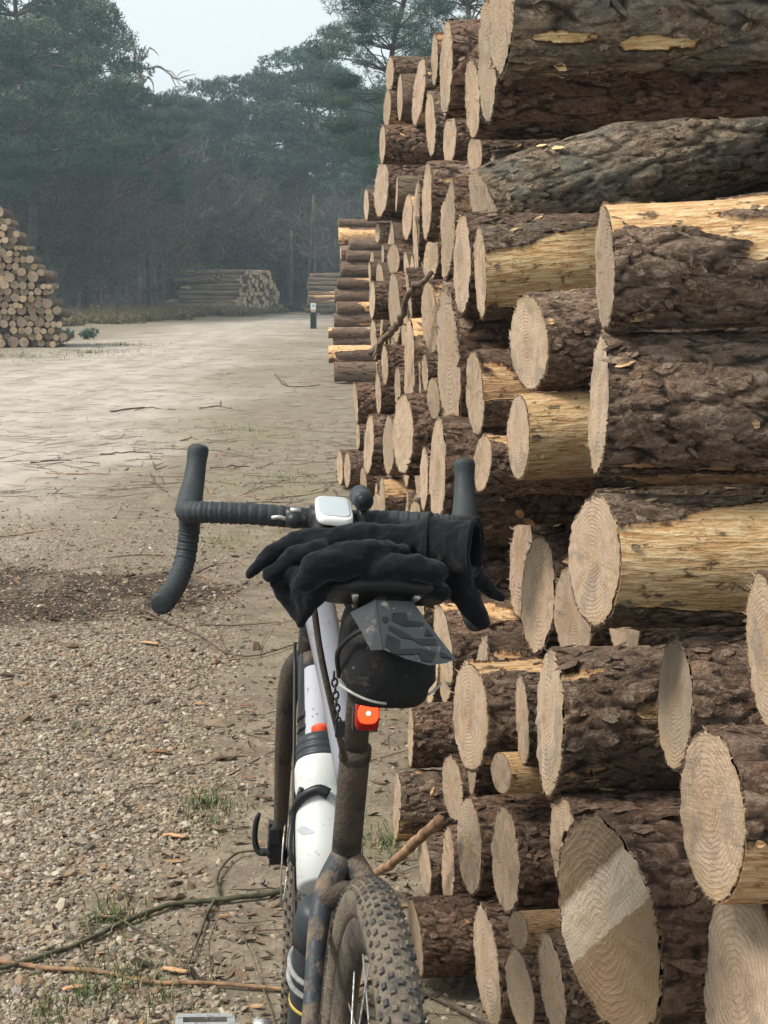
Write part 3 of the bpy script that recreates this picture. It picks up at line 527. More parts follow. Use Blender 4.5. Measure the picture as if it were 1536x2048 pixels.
LBL = {
 'A1': 'thick log with orange stripped patches and knots, above the log with deeply cracked bark', 'A2': 'log with deeply cracked pinkish brown bark, directly under the orange patched knotty log',
 'A3': 'log with a long creamy stripped band along its side above the loose gap', 'A4': 'pinkish log with a broad ringed end beside the charred stripped log',
 'A5': 'log with a smooth yellow stripped side under the pinkish ringed log', 'A6': 'deep set log with splintered narrow end right of the gloves',
 'A7': 'dark brown log with a pale lichen patch and straight upright end', 'A8': 'dark log whose tall grey brown end touches the lichen patched log',
 'A9': 'log with torn pale end sticking out above the curved ring log', 'A10': 'log with strongly curved growth rings and hairy torn lower end',
 'A11': 'biggest reddish dark log with its sawn end dark above and pale banded', 'A12': 'large pinkish sawn log end under the curved ring log',
 'A14': 'log with oval ringed end beside the seat post, below the mudguard tip', 'A16': 'small stripped yellow log lying on the dark log beside the lichen patched one',
 'A18': 'low log with slanted grey end and long pale splinters at its foot', 'A19': 'dark log with a long slanted grey end above the little ring log', 'A22': 'dark thick barked log resting on the ground beside the rear tyre',
 'A23': 'long hairy grey sawn end standing on the ground near the tyre', 'A24': 'little stripped orange log with clear growth rings', 'A25': 'log with tall pale grainy end left of the biggest reddish log',
 'A30': 'flat pale sawn end leaning in the gap below the creamy stripped log', 'A31': 'pale sawn end showing only its lower edge in the gap', 'B6': 'dark charcoal log tilted up across the top of the pile',
 'C1': 'charred log with a yellow stripped side and a dark end edge', 'T1': 'huge grey barked log on the very top of the pile', 'T2': 'tall pale fibrous end just left of the huge grey top log',
 'B3': 'log with two tall joined fibrous pale end faces in mid pile', 'B18': 'log with a bright orange stripped patch beside the front light', 'T12': 'small log poking out of the far shoulder of the pile',
 'T16': 'shaded recessed log with a pale end under the huge top log', 'T17': 'dim round log end deep in the shade under the huge top log', 'B16': 'tall pale oval end directly left of the right brake hood', 'B1': 'pale oval end behind the right brake hood tip'}
VAR = {'A1': 5, 'A2': 7, 'A3': 6, 'A4': 3, 'A5': 9, 'A6': 1, 'A7': 2, 'A8': 0, 'A9': 8, 'A10': 4, 'A11': 0, 'A12': 1, 'A14': 3, 'A16': 9, 'A18': 7, 'A19': 0, 'A22': 1, 'A24': 9, 'B6': 1, 'C1': 6, 'T1': 7, 'T2': 0, 'B18': 5, 'A13': 1, 'A15': 0, 'A25': 0}
ROLL = {'A11': 0., 'A1': -.3, 'A3': 0., 'A5': .1, 'C1': .25, 'A16': 0, 'A24': 0, 'B18': 0.1}
TILT = {'B6': -17, 'T1': -3, 'A1': -3, 'A4': -4, 'C1': -3, 'A2': 0, 'T2': -3, 'A5': -2}
TONE = {'A1': (1.3, .93, .25), 'A2': (1.3, .92, .2), 'A4': (1.5, .9, .2), 'B6': (1.45, 1.03, .85), 'T1': (1.8, 1.02, .9), 'A11': (.9, .86, .1), 'A7': (1.1, .93, .2), 'A3': (1.1, .95, .2), 'C1': (1.05, .98, .5), 'A5': (1.1, .95, .2)}  # top and tilted logs: grey bark plus haze paleness put into the tone
TAB = [(q[0], *map(float, q[1:])) for q in (l.split(',') for l in PILE.split(';'))]
def uvz(u, v, z): return np.array([v * math.cos(PHI) - u * math.sin(PHI), v * math.sin(PHI) + u * math.cos(PHI), z])
SH = {'A1': 'orange patched knotty log', 'A2': 'log with deeply cracked bark', 'A3': 'log with the creamy stripped band', 'A4': 'pinkish log with the broad ringed end', 'A5': 'yellow stripped log', 'A6': 'deep set splintered log', 'A7': 'dark log with the lichen patch', 'A8': 'dark log with the tall grey end', 'A11': 'biggest reddish log', 'A14': 'oval ringed end by the seat post', 'A16': 'small stripped yellow log', 'A18': 'low log with pale splinters', 'A19': 'log with the long slanted end', 'A22': 'thick barked log by the tyre', 'A23': 'hairy grey end on the ground', 'A24': 'little ring log', 'A25': 'tall grainy end', 'A30': 'flat pale end in the gap', 'B6': 'tilted charcoal log', 'C1': 'charred stripped log', 'T1': 'huge grey top log', 'T2': 'tall fibrous end by the top log', 'B3': 'two joined fibrous ends', 'B18': 'orange patched log by the light', 'T12': 'small log on the far shoulder', 'B16': 'tall oval end by the brake hood', 'B1': 'oval end behind the brake hood'}
def lab(nm, u, z):
    if nm in LBL: return LBL[nm]
    b = min((t for t in TAB if t[0] in SH), key=lambda t: math.hypot(t[1] - u, t[3] - z)); du, dz = u - b[1], z - b[3]
    rel = ('just above' if dz > 0 else 'just below') if abs(dz) > abs(du) else ('just beyond' if du > 0 else 'just before')
    return 'log with a narrow pale sawn end %s the %s' % (rel, SH[b[0]])
def near_pile():
    circ = [(t[1], t[3], t[4]) for t in TAB]
    for nm, u, v, z, r, cx, yt, yb, wd_ in TAB:
        want = math.asin(min(.5, wd_ / (yb - yt))) - math.atan((cx - 768) / FPX)
        t_ = log(HI[VAR.get(nm, int(rng.choice([0, 1, 7, 0, 1, 7, 2, 3, 8])))], uvz(u, v, z), (ROLL.get(nm, rng.uniform(0, 6.28)), R(TILT.get(nm, rng.normal(0, .8))), AXIS + R(rng.normal(0, .8))), r,
            lab(nm, u, z), None if nm in LBL else 'logs showing sawn ends in the near pile', TONE.get(nm, (rng.uniform(.95, 1.4), rng.uniform(.84, .95), rng.uniform(.1, .4))), False, (want - AXIS, R(float(np.clip(rng.normal(0, 2.5), -4, 4)))))
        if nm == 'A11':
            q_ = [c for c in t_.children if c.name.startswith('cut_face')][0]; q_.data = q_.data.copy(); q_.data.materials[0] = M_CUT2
    C = np.array(circ); T = np.array([[*t[5:9], P(t[5], (t[6] + t[7]) / 2, 1)[0] * 0 + (t[1] * math.cos(PHI) + t[2] * math.sin(PHI))] for t in TAB])
    D = np.array([pix(uvz(t[1], t[2], t[3]))[2] for t in TAB]); n = 0
    for it in range(16000):
        r = .115 - .065 * it / 16000; u = rng.uniform(1.25, 10.2); env = C[:len(TAB)][np.abs(C[:len(TAB), 0] - u) < .4]
        if not len(env): continue
        z = rng.uniform(r * .9, max(r, env[:, 1].max() - .05))
        if (np.hypot(C[:, 0] - u, C[:, 1] - z) < (C[:, 2] + r) * .96).any(): continue
        v0 = .55 + .11 * (u - 2.5); w = uvz(u, v0, z); fx, fy, fd = pix(w); hh = r * FPX / fd; need = fx + 6 + rng.exponential(22)
        ysm = np.linspace(fy - hh * .9, fy + hh * .9, 9); cov = np.full(9, 9e3)          # where nearer logs start to cover this one
        for k in range(len(TAB)):
            cx, yt, yb, wd_ = T[k, :4]
            if D[k] > fd - .05 and min(yb, fy + hh) - max(yt, fy - hh) > .06 * (yb - yt): need = max(need, cx + wd_ / 2 + rng.uniform(8, 26))
            if D[k] < fd + .02: cov = np.where((ysm > yt + 4) & (ysm < yb - 4), np.minimum(cov, cx + wd_ / 2), cov)
        open_ = (cov > need + 8)
        if open_.mean() > .25 and (fd < 2.6 or (cov[open_] > need + 260).mean() > .5): continue
        v = v0 + (need - fx) * fd / FPX
        if fy - hh > 2055 or open_.sum() < 3 or need > 1540: C = np.concatenate([C, [[u, z, r]]]); continue
        C = np.concatenate([C, [[u, z, r]]]); n += 1
        log(HI[int(rng.choice([0, 1, 7, 0, 1, 7, 3]))] if u < 5 else LO[int(rng.integers(5))], uvz(u, v, z), (rng.uniform(0, 6.28), R(rng.normal(0, .6)), AXIS), r,
            'dark pine log wedged deep inside the tall pile, mostly covered by its neighbours', 'logs deep inside the near pile', (rng.uniform(.8, 1.2), rng.uniform(.88, .98), .2), False, (R(rng.normal(-1, 4)), R(rng.normal(0, 4))))
    print('fillers', n)
near_pile()

def second_pile():
    rows = [(678, 441, 455), (678, 455, 489), (699, 478, 504), (682, 492, 521), (694, 503, 523), (681, 524, 554), (675, 556, 577), (669, 576, 606), (674, 603, 626), (668, 627, 654), (657, 654, 676), (666, 674, 697), (668, 696, 726), (657, 690, 726), (669, 725, 762), (690, 735, 768)]
    nz = len(rows)
    for layer in range(2):
        for k, (xl, yt, yb) in enumerate(rows):
            zc_rank = 1 - k / nz; Dd = 20.4 + zc_rank * 1.6 + layer * .26 + (k % 2) * .12
            if layer and rng.uniform() < .25: continue
            h = (yb - yt) * Dd / FPX * (1 if layer == 0 else rng.uniform(.8, 1.1)); base = P(xl + (rng.uniform(-2, 34) if layer else 0), (yt + yb) / 2, 20.4 + zc_rank * 1.6)
            z = max(base[2], h / 2); loc = (base[0], Dd, z)
            log(LO[int(rng.integers(5))], loc, (rng.uniform(0, 6.28), R(rng.normal(0, .8)), R(4 + rng.normal(0, 1.5))), max(.06, h / 2), 'reddish brown log in the second pile standing beyond the near pile', 'logs of the second pile', (rng.uniform(1.1, 1.5), rng.uniform(.86, .95), .15))
second_pile()
def join_logs(rest, label):
    heap = thing('stacked_logs', label, 'log pile', (0, 0, 0)); heap['kind'] = 'stuff'
    for nm, q in (('bark', 0), ('cut_face', 1)):
        bm = bmesh.new()
        for v_, M in rest:
            tmp = v_[q].copy(); tmp.transform(M); bm.from_mesh(tmp); bpy.data.meshes.remove(tmp)
        me = bpy.data.meshes.new(nm); bm.to_mesh(me); bm.free(); me.materials.append([M_BARK, M_CUT][q]); o_ = obj(nm, me, heap); o_.color = (1.1, .95, .4, 1)
def left_pile():
    spec = []
    al = R(-5); ax = np.array([math.sin(al), math.cos(al)]); ud = np.array([math.cos(al), -math.sin(al)])
    o = G(116, 694)[:2]; z = 0; row = 0; cnt = 0
    while z < 2.75:
        w = -(z / 2.75) ** 1.7 * 1.12 + rng.normal(0, .08) + (.1 if row % 2 else 0); hmax = 0
        while w > -2.1:
            r = float(np.clip(rng.normal(.079, .02), .045, .125)); w -= r; p = o + ud * w + ax * rng.normal(0, .11); zz = z + r * rng.uniform(.92, 1.1)
            if w > -2.0:
                spec.append((r, (p[0], p[1], zz), (rng.uniform(0, 6.28), R(rng.normal(0, 1.)), R(90) - al + R(rng.normal(0, 3)))))
            w -= r
        z += .137; row += 1
    spec.sort(key=lambda t: -t[0]); rest = []
    for k, (r, loc, rot) in enumerate(spec):
        v_ = LO[int(rng.integers(5))]
        if k < 110: log(v_, loc, rot, r, 'thicker short log with pale sawn end in the steep pile across the sandy track', 'logs of the pile across the track', (rng.uniform(.7, 1.2), rng.uniform(.9, 1.), .4))
        else: rest.append((v_, Matrix.LocRotScale(Vector(loc), Matrix.Rotation(rot[2], 3, 'Z') @ Matrix.Rotation(rot[1], 3, 'Y') @ Matrix.Rotation(rot[0], 3, 'X'), Vector((r, r, r)))))
    join_logs(rest, 'thinner log ends packed between the thicker ones across the sandy track')
left_pile()
def far_piles():
    az = R(150); ax = np.array([math.cos(az), math.sin(az)]); ud = np.array([math.sin(az), -math.cos(az)]) * 1.0   # ud: along the face, away to the right
    o = G(462, 627)[:2]; z = .13; row = 0; rest = []
    while z < 2.15:
        f = z / 2.15; w = .55 * f * 2.2 + rng.normal(0, .1); end = 4.6 - f * 1.3
        while w < end:
            r = float(np.clip(rng.normal(.13, .025), .09, .19)); w += r; p = o + ud * w + ax * (rng.normal(0, .15) - .05)
            one = w < .55 * f * 2.2 + .62; loc, rot = (p[0], p[1], z + rng.normal(0, .02)), (rng.uniform(0, 6.28), R(rng.normal(0, .5)), az + R(rng.normal(0, 1.2)))
            if one: log(FAR[int(rng.integers(3))], loc, rot, r, 'log on the near flank of the far pile at the bend in the track', 'logs on the flank of the far pile', (rng.uniform(.9, 1.4), .95, .4))
            else: rest.append((FAR[int(rng.integers(3))], Matrix.LocRotScale(Vector(loc), Matrix.Rotation(rot[2], 3, 'Z') @ Matrix.Rotation(rot[1], 3, 'Y') @ Matrix.Rotation(rot[0], 3, 'X'), Vector((r, r, r)))))
            w += r
        z += .215; row += 1
    join_logs(rest, 'stack of log ends in the far pile at the bend in the track')
    z = .13; row = 0
    while z < 2.0:
        for q in range(2):
            g = P(608 + rng.uniform(0, 12) + row * .6, 618, 80)
            log(FAR[int(rng.integers(3))], (g[0], g[1] + q * .28 + row * .16, z), (rng.uniform(0, 6.28), R(rng.normal(0, 1.)), R(rng.normal(6, 2))), rng.uniform(.10, .14), 'long brown log in the low pile behind the marker post', 'logs of the pile behind the marker post', (rng.uniform(.8, 1.2), .93, .4))
        z += .225; row += 1
far_piles()
# loose sticks caught in the near pile
stick('dead_branch', [P(742, 706, 4.75), P(775, 672, 4.6), P(800, 640, 4.5), P(820, 585, 4.4), P(866, 548, 4.3)], .0115, .008, M_TWIG, 'bent dark mossy branch poking out of the log ends', None, [([P(775, 672, 4.6), P(755, 690, 4.55), P(748, 715, 4.5)], .007, .004)], 24, .0025, 'branch')
stick('broken_stick', [G(735, 1768) + np.array([0, 0, .012]), P(790, 1722, 3.05), P(845, 1672, 2.9), P(880, 1640, 2.82)], .0085, .0115, M_TWIG_RED, 'broken brown stick leaning from the soil onto low logs', None, (), 20, .0012, 'stick')

# ------------------------------------------------------------------ bicycle
BX, BY, BYAW, BLEAN, STEER, ZB = -.086, 1.747, -.122, .051, -.143, .909
def mud(name, c0, c1, base, thr=(.45, .6), rough=.5, sc=14, mudrough=.95, **kw):
    n = NT(name); v = n.obj(); a = n.noise(sc, 6, .7, v); b = n.noise(sc * 9, 4, .6, v)
    m = n.rng(a, *thr); sp = n.rng(b, .66, .72); m = n.math('MAXIMUM', m, n.math('MULTIPLY', sp, .8))
    c = n.mix(m, base, n.mix(b, c0, c1)); n.bump(n.math('MULTIPLY', m, b), .8, .004)
    return n.out(c, n.rng(m, 0, 1, rough, mudrough), **kw)
MUD0, MUD1 = (.085, .062, .042), (.23, .18, .13)
M_FRAME_D = mud('frame_dark_paint', MUD0, MUD1, (.018, .021, .024), (.56, .72), .35)
M_STAY = mud('stay_muddy_paint', MUD0, MUD1, (.03, .036, .042), (.46, .6), .5, 18)
M_FRAME_G = mud('frame_grey_paint', MUD0, MUD1, (.16, .165, .185), (.62, .75), .35)
M_FRAME_W = mud('frame_white_paint', MUD0, MUD1, (.36, .37, .40), (.60, .74), .4)
M_FRAME_MUD = mud('frame_caked_mud', (.035, .027, .020), (.10, .078, .058), (.02, .018, .017), (.36, .5), .6, 22)
M_TYRE = mud('tyre_mud', (.075, .062, .047), (.21, .175, .133), (.04, .038, .036), (.32, .5), .85, 30)
M_KNOB = mud('tyre_knob', (.08, .066, .05), (.21, .175, .133), (.038, .04, .042), (.44, .58), .75, 34)
M_RIM = mud('rim_carbon', (.07, .056, .042), (.17, .135, .1), (.018, .02, .022), (.42, .6), .45, 10)
M_RIM_F = mud('rim_clean', MUD0, MUD1, (.016, .02, .022), (.66, .8), .4, 10)
M_STEEL = mud('brushed_steel', MUD0, MUD1, (.5, .49, .47), (.55, .7), .35, 30, Metallic=.8)
M_BLACK = mud('black_metal', MUD0, MUD1, (.014, .015, .017), (.62, .76), .4, 25)
M_RUBBER = mat_simple('hood_rubber', (.024, .03, .033), (.036, .044, .047), 240, .62, .35, .0015, 2)
M_TAPE = mat_simple('bar_tape', (.02, .024, .027), (.034, .04, .044), 160, .6, .3, .001, 3)
M_SADDLE = mat_simple('saddle_leather', (.012, .013, .015), (.02, .022, .024), 80, .4, .15, .001)
bike = thing('bicycle', 'muddy black and white drop bar bicycle leaning beside the log pile', 'bicycle', (BX, BY, 0), (0, BLEAN, -BYAW))
BM = Matrix.Translation((BX, BY, 0)) @ Matrix.Rotation(-BYAW, 4, 'Z') @ Matrix.Rotation(BLEAN, 4, 'Y'); BMI = BM.inverted()
def L2(w): return np.array(BMI @ Vector(w))          # world -> bicycle space
def PB(px, py, D): return L2(P(px, py, D))
def sy(pts):                                           # steering turn about the head tube; pts are (right, forward, up)
    pts = np.asarray(pts, float); out = pts.copy(); a = pts[..., 1] - .40; t = pts[..., 0]
    out[..., 1] = .40 + a * math.cos(STEER) + t * math.sin(STEER); out[..., 0] = -a * math.sin(STEER) + t * math.cos(STEER); return out
def part(name, mb, mat, parent=bike, smooth=True): return obj(name, mb.mesh(name, mat, smooth), parent)
def auto(o, ang=40):
    me = o.data; me.set_sharp_from_angle(angle=R(ang)); return o
WR = .345
def wheel(cy, st, rim_mat, knobs=True, nsp=24):
    f = sy if st else (lambda p: np.asarray(p, float)); c = np.array([0, cy, WR])
    def ring(prof, seg):
        a = np.arange(seg + 1) * 2 * math.pi / seg
        return [[f(c + np.array([t, r * math.cos(x), r * math.sin(x)])) for t, r in prof] for x in a]
    rim = MB(); rim.grid(ring([(-.012, .309), (.012, .309), (.0125, .300), (.011, .288), (.004, .272), (-.004, .272), (-.011, .288), (-.0125, .300)], 96), True, False)
    w = part('wheel', rim, rim_mat)
    hub = MB(); hub.tube(f([c + (-.055, 0, 0), c + (-.03, 0, 0), c + (0, 0, 0), c + (.03, 0, 0), c + (.055, 0, 0)]), [.012, .02, .013, .024, .012], 14); part('hub', hub, M_BLACK, w)
    prof = [(-.013, .306)] + [(.0198 * math.sin(b), .3235 + .0205 * math.cos(b)) for b in np.linspace(-2.2, 2.2, 15)] + [(.013, .306)]
    ty = MB(); ty.grid(ring(prof, 128), True, False); ty_o = part('tyre', ty, M_TYRE, w)
    if knobs:
        kn = MB(); nk = 118
        for k in range(nk):
            for row in range(-3, 4):
                a = (k + (.5 if row % 2 else 0)) * 2 * math.pi / nk; b = row * .36; rad = .3235 + .0208 * math.cos(b); cc = np.array([.0201 * math.sin(b), rad * math.cos(a), rad * math.sin(a)])
                nrm = np.array([math.sin(b), math.cos(b) * math.cos(a), math.cos(b) * math.sin(a)]); tan = np.array([0, -math.sin(a), math.cos(a)]); side = np.cross(nrm, tan)
                M = np.stack([side, tan, nrm], 1); v = MB(); v.box((0, 0, 0), (.0026 if abs(row) < 3 else .0022, .0038 * rng.uniform(.7, 1.15), .0019), None, .78); kn.add(f(c + cc + v.V[0] @ M.T), [x for x in v.F[4]])
        stuff(part('tread', kn, M_KNOB, ty_o, False))
    sp = None
    for k in range(nsp):
        a = k * 2 * math.pi / nsp; sgn = -1 if k % 2 else 1; a2 = a + (.5 if (k // 2) % 2 else -.5)
        m = MB(); m.tube(f([c + np.array([sgn * .03, .022 * math.cos(a2), .022 * math.sin(a2)]), c + np.array([sgn * .015, .15 * math.cos((a + a2) / 2), .15 * math.sin((a + a2) / 2)]), c + np.array([0, .275 * math.cos(a), .275 * math.sin(a)])]), .0011, 5, False); part('spoke', m, M_STEEL, w)
    return w
wheel(-.425, False, M_RIM); fw = wheel(.60, True, M_RIM_F)
fw['label'] = 'front wheel with clean black deep rim'
def tubepart(name, pts, r, mat, seg=16, parent=bike, n=None):
    m = MB(); p = spline(pts, n) if n else pts; r = r if n is None else np.interp(np.linspace(0, 1, n), np.linspace(0, 1, len(np.atleast_1d(r))), np.atleast_1d(r)); m.tube(p, r, seg); return part(name, m, mat, parent)
tubepart('seat_tube', [(0, .02, .275), (0, -.05, .44), (0, -.098, .60), (0, -.14, .745)], [.02, .0165, .0165, .0165], M_FRAME_MUD, 18, bike, 16)
tubepart('seat_clamp', [(0, -.1385, .738), (0, -.1430, .750)], .0178, M_FRAME_MUD)
tubepart('seat_post', [(0, -.13, .72), (0, -.17, .85), (0, -.197, .94)], .0137, M_FRAME_MUD, 16)
tubepart('top_tube', [(0, -.12, .705), (0, .1, .752), (0, .395, .80)], [.017, .019, .024], M_FRAME_G, 16, bike, 14)
tubepart('down_tube', [(0, 0, .275), (0, .2, .485), (0, .41, .715)], [.027, .026, .025], M_FRAME_D, 16, bike, 14)
tubepart('white_panel', [(0, .11 - .010, .395 + .010), (0, .39 - .010, .695 + .010)], .0175, M_FRAME_W)
for q in ((.80, .81), (.83, .843)):
    a, b = [np.array([0, .41 * t, .275 + .44 * t]) for t in q]; tubepart('stripe', [a, b], .0268, M_FRAME_D)
tubepart('head_tube', [(0, .425, .705), (0, .385, .835)], .024, M_FRAME_D)
tubepart('bottom_bracket', [(-.036, 0, .275), (.036, 0, .275)], .022, M_FRAME_D)
for s in (-1, 1):
    tubepart('seat_stay', [(0, -.10, .615), (s * .028, -.145, .578), (s * .043, -.23, .505), (s * .058, -.35, .405), (s * .066, -.425, WR)], [.016, .0125, .0095, .0088, .008], M_STAY, 12, bike, 22)
    tubepart('chain_stay', [(s * .022, -.02, .272), (s * .04, -.15, .285), (s * .055, -.3, .315), (s * .066, -.425, WR)], [.013, .011, .01, .009], M_FRAME_MUD, 12, bike, 18)
tubepart('stay_bridge', [(-.03, -.15, .575), (0, -.143, .588), (.03, -.15, .575)], .012, M_FRAME_MUD, 12, bike, 8)
# fork, brake and axle lever, all turned with the bars
fk = MB(); fk.tube(spline(sy([(0, .43, .735), (0, .428, .705)]), 4), .023, 16)
for s in (-1, 1): fk.tube(spline(sy([(s * .005, .428, .712), (s * .034, .437, .69), (s * .044, .47, .60), (s * .05, .545, .46), (s * .054, .60, WR)]), 24), np.linspace(.019, .0095, 24), 12)
part('fork', fk, M_FRAME_MUD)
m = MB(); m.box(sy([-.058, .585, .372]), (.011, .016, .03)); m.box(sy([-.062, .578, .392]), (.008, .022, .012)); m.box(sy([-.066, .60, .352]), (.005, .01, .009))
for k in range(5): m.box(sy([-.069, .57 + .003 * k, .36 + .011 * k]), (.002, .012, .0035))
part('brake_caliper', m, M_BLACK, smooth=False)
m = MB(); m.tube(spline(sy([(-.055, .60, .352), (-.075, .60, .350), (-.0885, .601, .352), (-.094, .602, .370), (-.0935, .603, .395), (-.089, .604, .413)]), 18), [.006, .006, .006, .006, .0065, .0065, .006, .0055, .005, .005, .0048, .0046, .0046, .0046, .0046, .0046, .004, .003], 10); part('axle_lever', m, M_BLACK)
m = MB()
for r0, r1 in ((.068, .080),):
    a = np.arange(41) * 2 * math.pi / 40; m.grid([[sy([t - .044, .60 + r * math.cos(x), WR + r * math.sin(x)]) for t, r in ((-.001, r0), (-.001, r1), (.001, r1), (.001, r0))] for x in a], True, False)
part('brake_disc', m, M_STEEL)
# handlebar: right half, mirrored
BARC = np.array([0, .47, ZB])
half = [(0, 0, 0), (.05, 0, .001), (.11, -.004, .003), (.168, -.004, .002), (.197, .006, 0), (.208, .04, -.002), (.208, .075, -.012), (.210, .093, -.045), (.214, .083, -.088), (.220, .045, -.116), (.224, .0, -.126), (.228, -.045, -.130)]
hb = MB(); hb.tube(sy(spline([(-.06, 0, .001), (0, 0, 0), (.06, 0, .001)], 9) + BARC), .0158, 16); part('handlebar', hb, M_BLACK)
for s in (-1, 1):
    p = spline([(s * a, b, c) for a, b, c in half[1:]], 260) + BARC; p[:, 0] = p[:, 0]; arc = np.concatenate([[0], np.cumsum(np.linalg.norm(np.diff(p, axis=0), axis=1))])
    r = .0152 + .0016 * ((arc / .0145) % 1.0) + .0004 * np.sin(arc * 900); r[-3:] = [.0165, .0155, .012]; r[:4] = .0135
    m = MB(); m.tube(sy(p), r, 16); part('bar_tape', m, M_TAPE)
    hp = spline([(s * .206, .045, -.008), (s * .207, .075, .012), (s * .206, .098, .034), (s * .205, .112, .060), (s * .204, .118, .078), (s * .2035, .120, .089)], 24) + BARC
    rr = np.interp(np.linspace(0, 1, 24), [0, .15, .4, .6, .8, .9, .97, 1], [.0185, .0195, .0165, .0152, .0165, .0155, .011, .004]); m = MB(); m.tube(sy(hp), rr, 18); part('brake_hood', m, M_RUBBER)
    lv = spline([(s * .207, .118, .045), (s * .211, .135, .005), (s * .215, .128, -.045), (s * .219, .105, -.085)], 14) + BARC; m = MB(); m.tube(sy(lv), np.linspace(.008, .005, 14), 10); part('brake_lever', m, M_BLACK)
m = MB(); m.tube(sy(spline([(0, .372, .872), (0, .40, .885), (0, .44, .90), (0, .468, ZB)], 10)), [.021, .019, .017, .0165, .016, .016, .0165, .018, .02, .0215], 16); m.tube(sy([(-.022, .47, ZB), (.022, .47, ZB)]), .0205, 16); part('stem', m, M_BLACK)
tubepart('headset_spacer', sy([(0, .386, .832), (0, .374, .875)]), .0195, M_BLACK)
# brake cables looping from hoods to the head tube
for s, q in ((-1, .05), (1, .03)): tubepart('brake_cable', sy(np.array([(s * .06, .475, ZB - .01), (s * .045, .53, ZB + .0), (s * .015, .52, ZB - .08), (s * .02, .43, .76)])), [.0025] * 4, M_BLACK, 8, bike, 24)
tubepart('brake_cable', [(-.03, .40, .74), (-.034, .2, .50), (-.03, .05, .33)], [.0024] * 3, M_BLACK, 8, bike, 16)
# saddle on its rails
sd_rows = []
for t in np.linspace(0, 1, 22):
    y = -.345 + t * .27; w = np.interp(t, [0, .08, .25, .5, .8, .95, 1], [.035, .058, .068, .042, .021, .017, .006]); zc = .965 - .008 * math.sin(t * 3.1) + (.008 if t < .12 else 0); hgt = np.interp(t, [0, .1, 1], [.010, .021, .016])
    sd_rows.append([(w * math.copysign(abs(math.cos(a)) ** .8, math.cos(a)), y, zc + (hgt * .55 if math.sin(a) > 0 else hgt) * math.sin(a) - .18 * w * math.cos(a) ** 2) for a in np.arange(24) * 2 * math.pi / 24])
m = MB(); m.grid(sd_rows); part('saddle', m, M_SADDLE)
for s in (-1, 1): tubepart('saddle_rail', [(s * .03, -.33, .955), (s * .022, -.26, .930), (s * .022, -.14, .930), (s * .012, -.09, .952)], [.0035] * 4, M_STEEL, 8, bike, 16)
m = MB(); m.box((0, -.197, .932), (.027, .02, .012)); part('seat_clamp_head', m, M_BLACK, smooth=False)
# cranks, pedals, chainring
CR = R(-2)
for s in (-1, 1):
    a = CR if s < 0 else CR + math.pi; e = np.array([s * .068, .17 * math.cos(a), .275 + .17 * math.sin(a)])
    cr = MB(); cr.tube(spline([(s * .055, 0, .275), (s * .062, e[1] * .5, .275 + (e[2] - .275) * .5), e], 10), np.linspace(.017, .0125, 10), 10); cr.tube([e - (s * .012, 0, 0), e + (s * .012, 0, 0)], .016, 14); crk = part('crank_arm', cr, M_STEEL)
    pd = MB(); pd.tube([e, e + (s * .03, 0, 0)], .0065, 10); pd.tube([e + (s * .03, 0, 0), e + (s * .045, 0, 0)], .011, 12)
    for q in (-1, 1): pd.box(e + (s * .075, q * .028, 0), (.036, .005, .009)); pd.box(e + (s * (.075 + q * .034), 0, 0), (.005, .028, .008))
    pd.box(e + (s * .075, 0, 0), (.032, .012, .007)); part('pedal', pd, M_STEEL, smooth=False)
m = MB(); a = np.arange(97) * 2 * math.pi / 96
m.grid([[(t + .047, r * math.cos(x), .275 + r * math.sin(x)) for t, r in ((-.0015, .06), (-.0015, .092 + .0035 * (k % 2)), (.0015, .092 + .0035 * (k % 2)), (.0015, .06))] for k, x in enumerate(a)], True, False); part('chainring', m, M_BLACK)
m = MB()
for k in range(7): m.grid([[(.02 + .0045 * k + t, -.425 + r * math.cos(x), WR + r * math.sin(x)) for t, r in ((-.001, .02), (-.001, .062 - .006 * k), (.001, .062 - .006 * k), (.001, .02))] for x in a[::3]], True, False)
part('cassette', m, M_STEEL)
m = MB(); m.tube([(.045, 0, .365), (.04, -.2, .39), (.036, -.425, .40)], .004, 6); m.tube([(.045, 0, .183), (.04, -.2, .21), (.036, -.40, .24)], .004, 6); part('chain', m, M_BLACK)

# ---- bottle in its cage on the down tube, tool tin below
dt = np.array([0, .41, .44]); dt /= np.linalg.norm(dt); up = np.array([0, -dt[2], dt[1]])
def lathe(mb, o, d, prof, seg=28, side=None):
    side = np.array([1., 0, 0]); u2 = np.cross(d, side); a = np.arange(seg) * 2 * math.pi / seg
    mb.grid([[o + d * h + r * (np.cos(x) * side + np.sin(x) * u2) for x in a] for h, r in prof]); return mb
def bthing(name, label, cat): t = thing(name, label, cat, (BX, BY, 0), (0, BLEAN, -BYAW)); return t
bo = np.array([0, 0, .275]) + dt * .232 + up * .063
bt = bthing('water_bottle', 'white water bottle with black screw cap in the frame cage', 'bottle')
M_BOT = mud('bottle_white', (.30, .25, .19), (.44, .38, .30), (.46, .475, .46), (.66, .82), .45, 20)
M_CAP = mat_simple('bottle_black', (.02, .025, .03), (.03, .035, .04), 60, .45, .1, .001)
part('bottle_body', lathe(MB(), bo, dt, [(0, .030), (.004, .0355), (.05, .0365), (.115, .0365), (.122, .0345), (.130, .0345), (.137, .0365), (.165, .0365), (.176, .034), (.18, .031)]), M_BOT, bt)
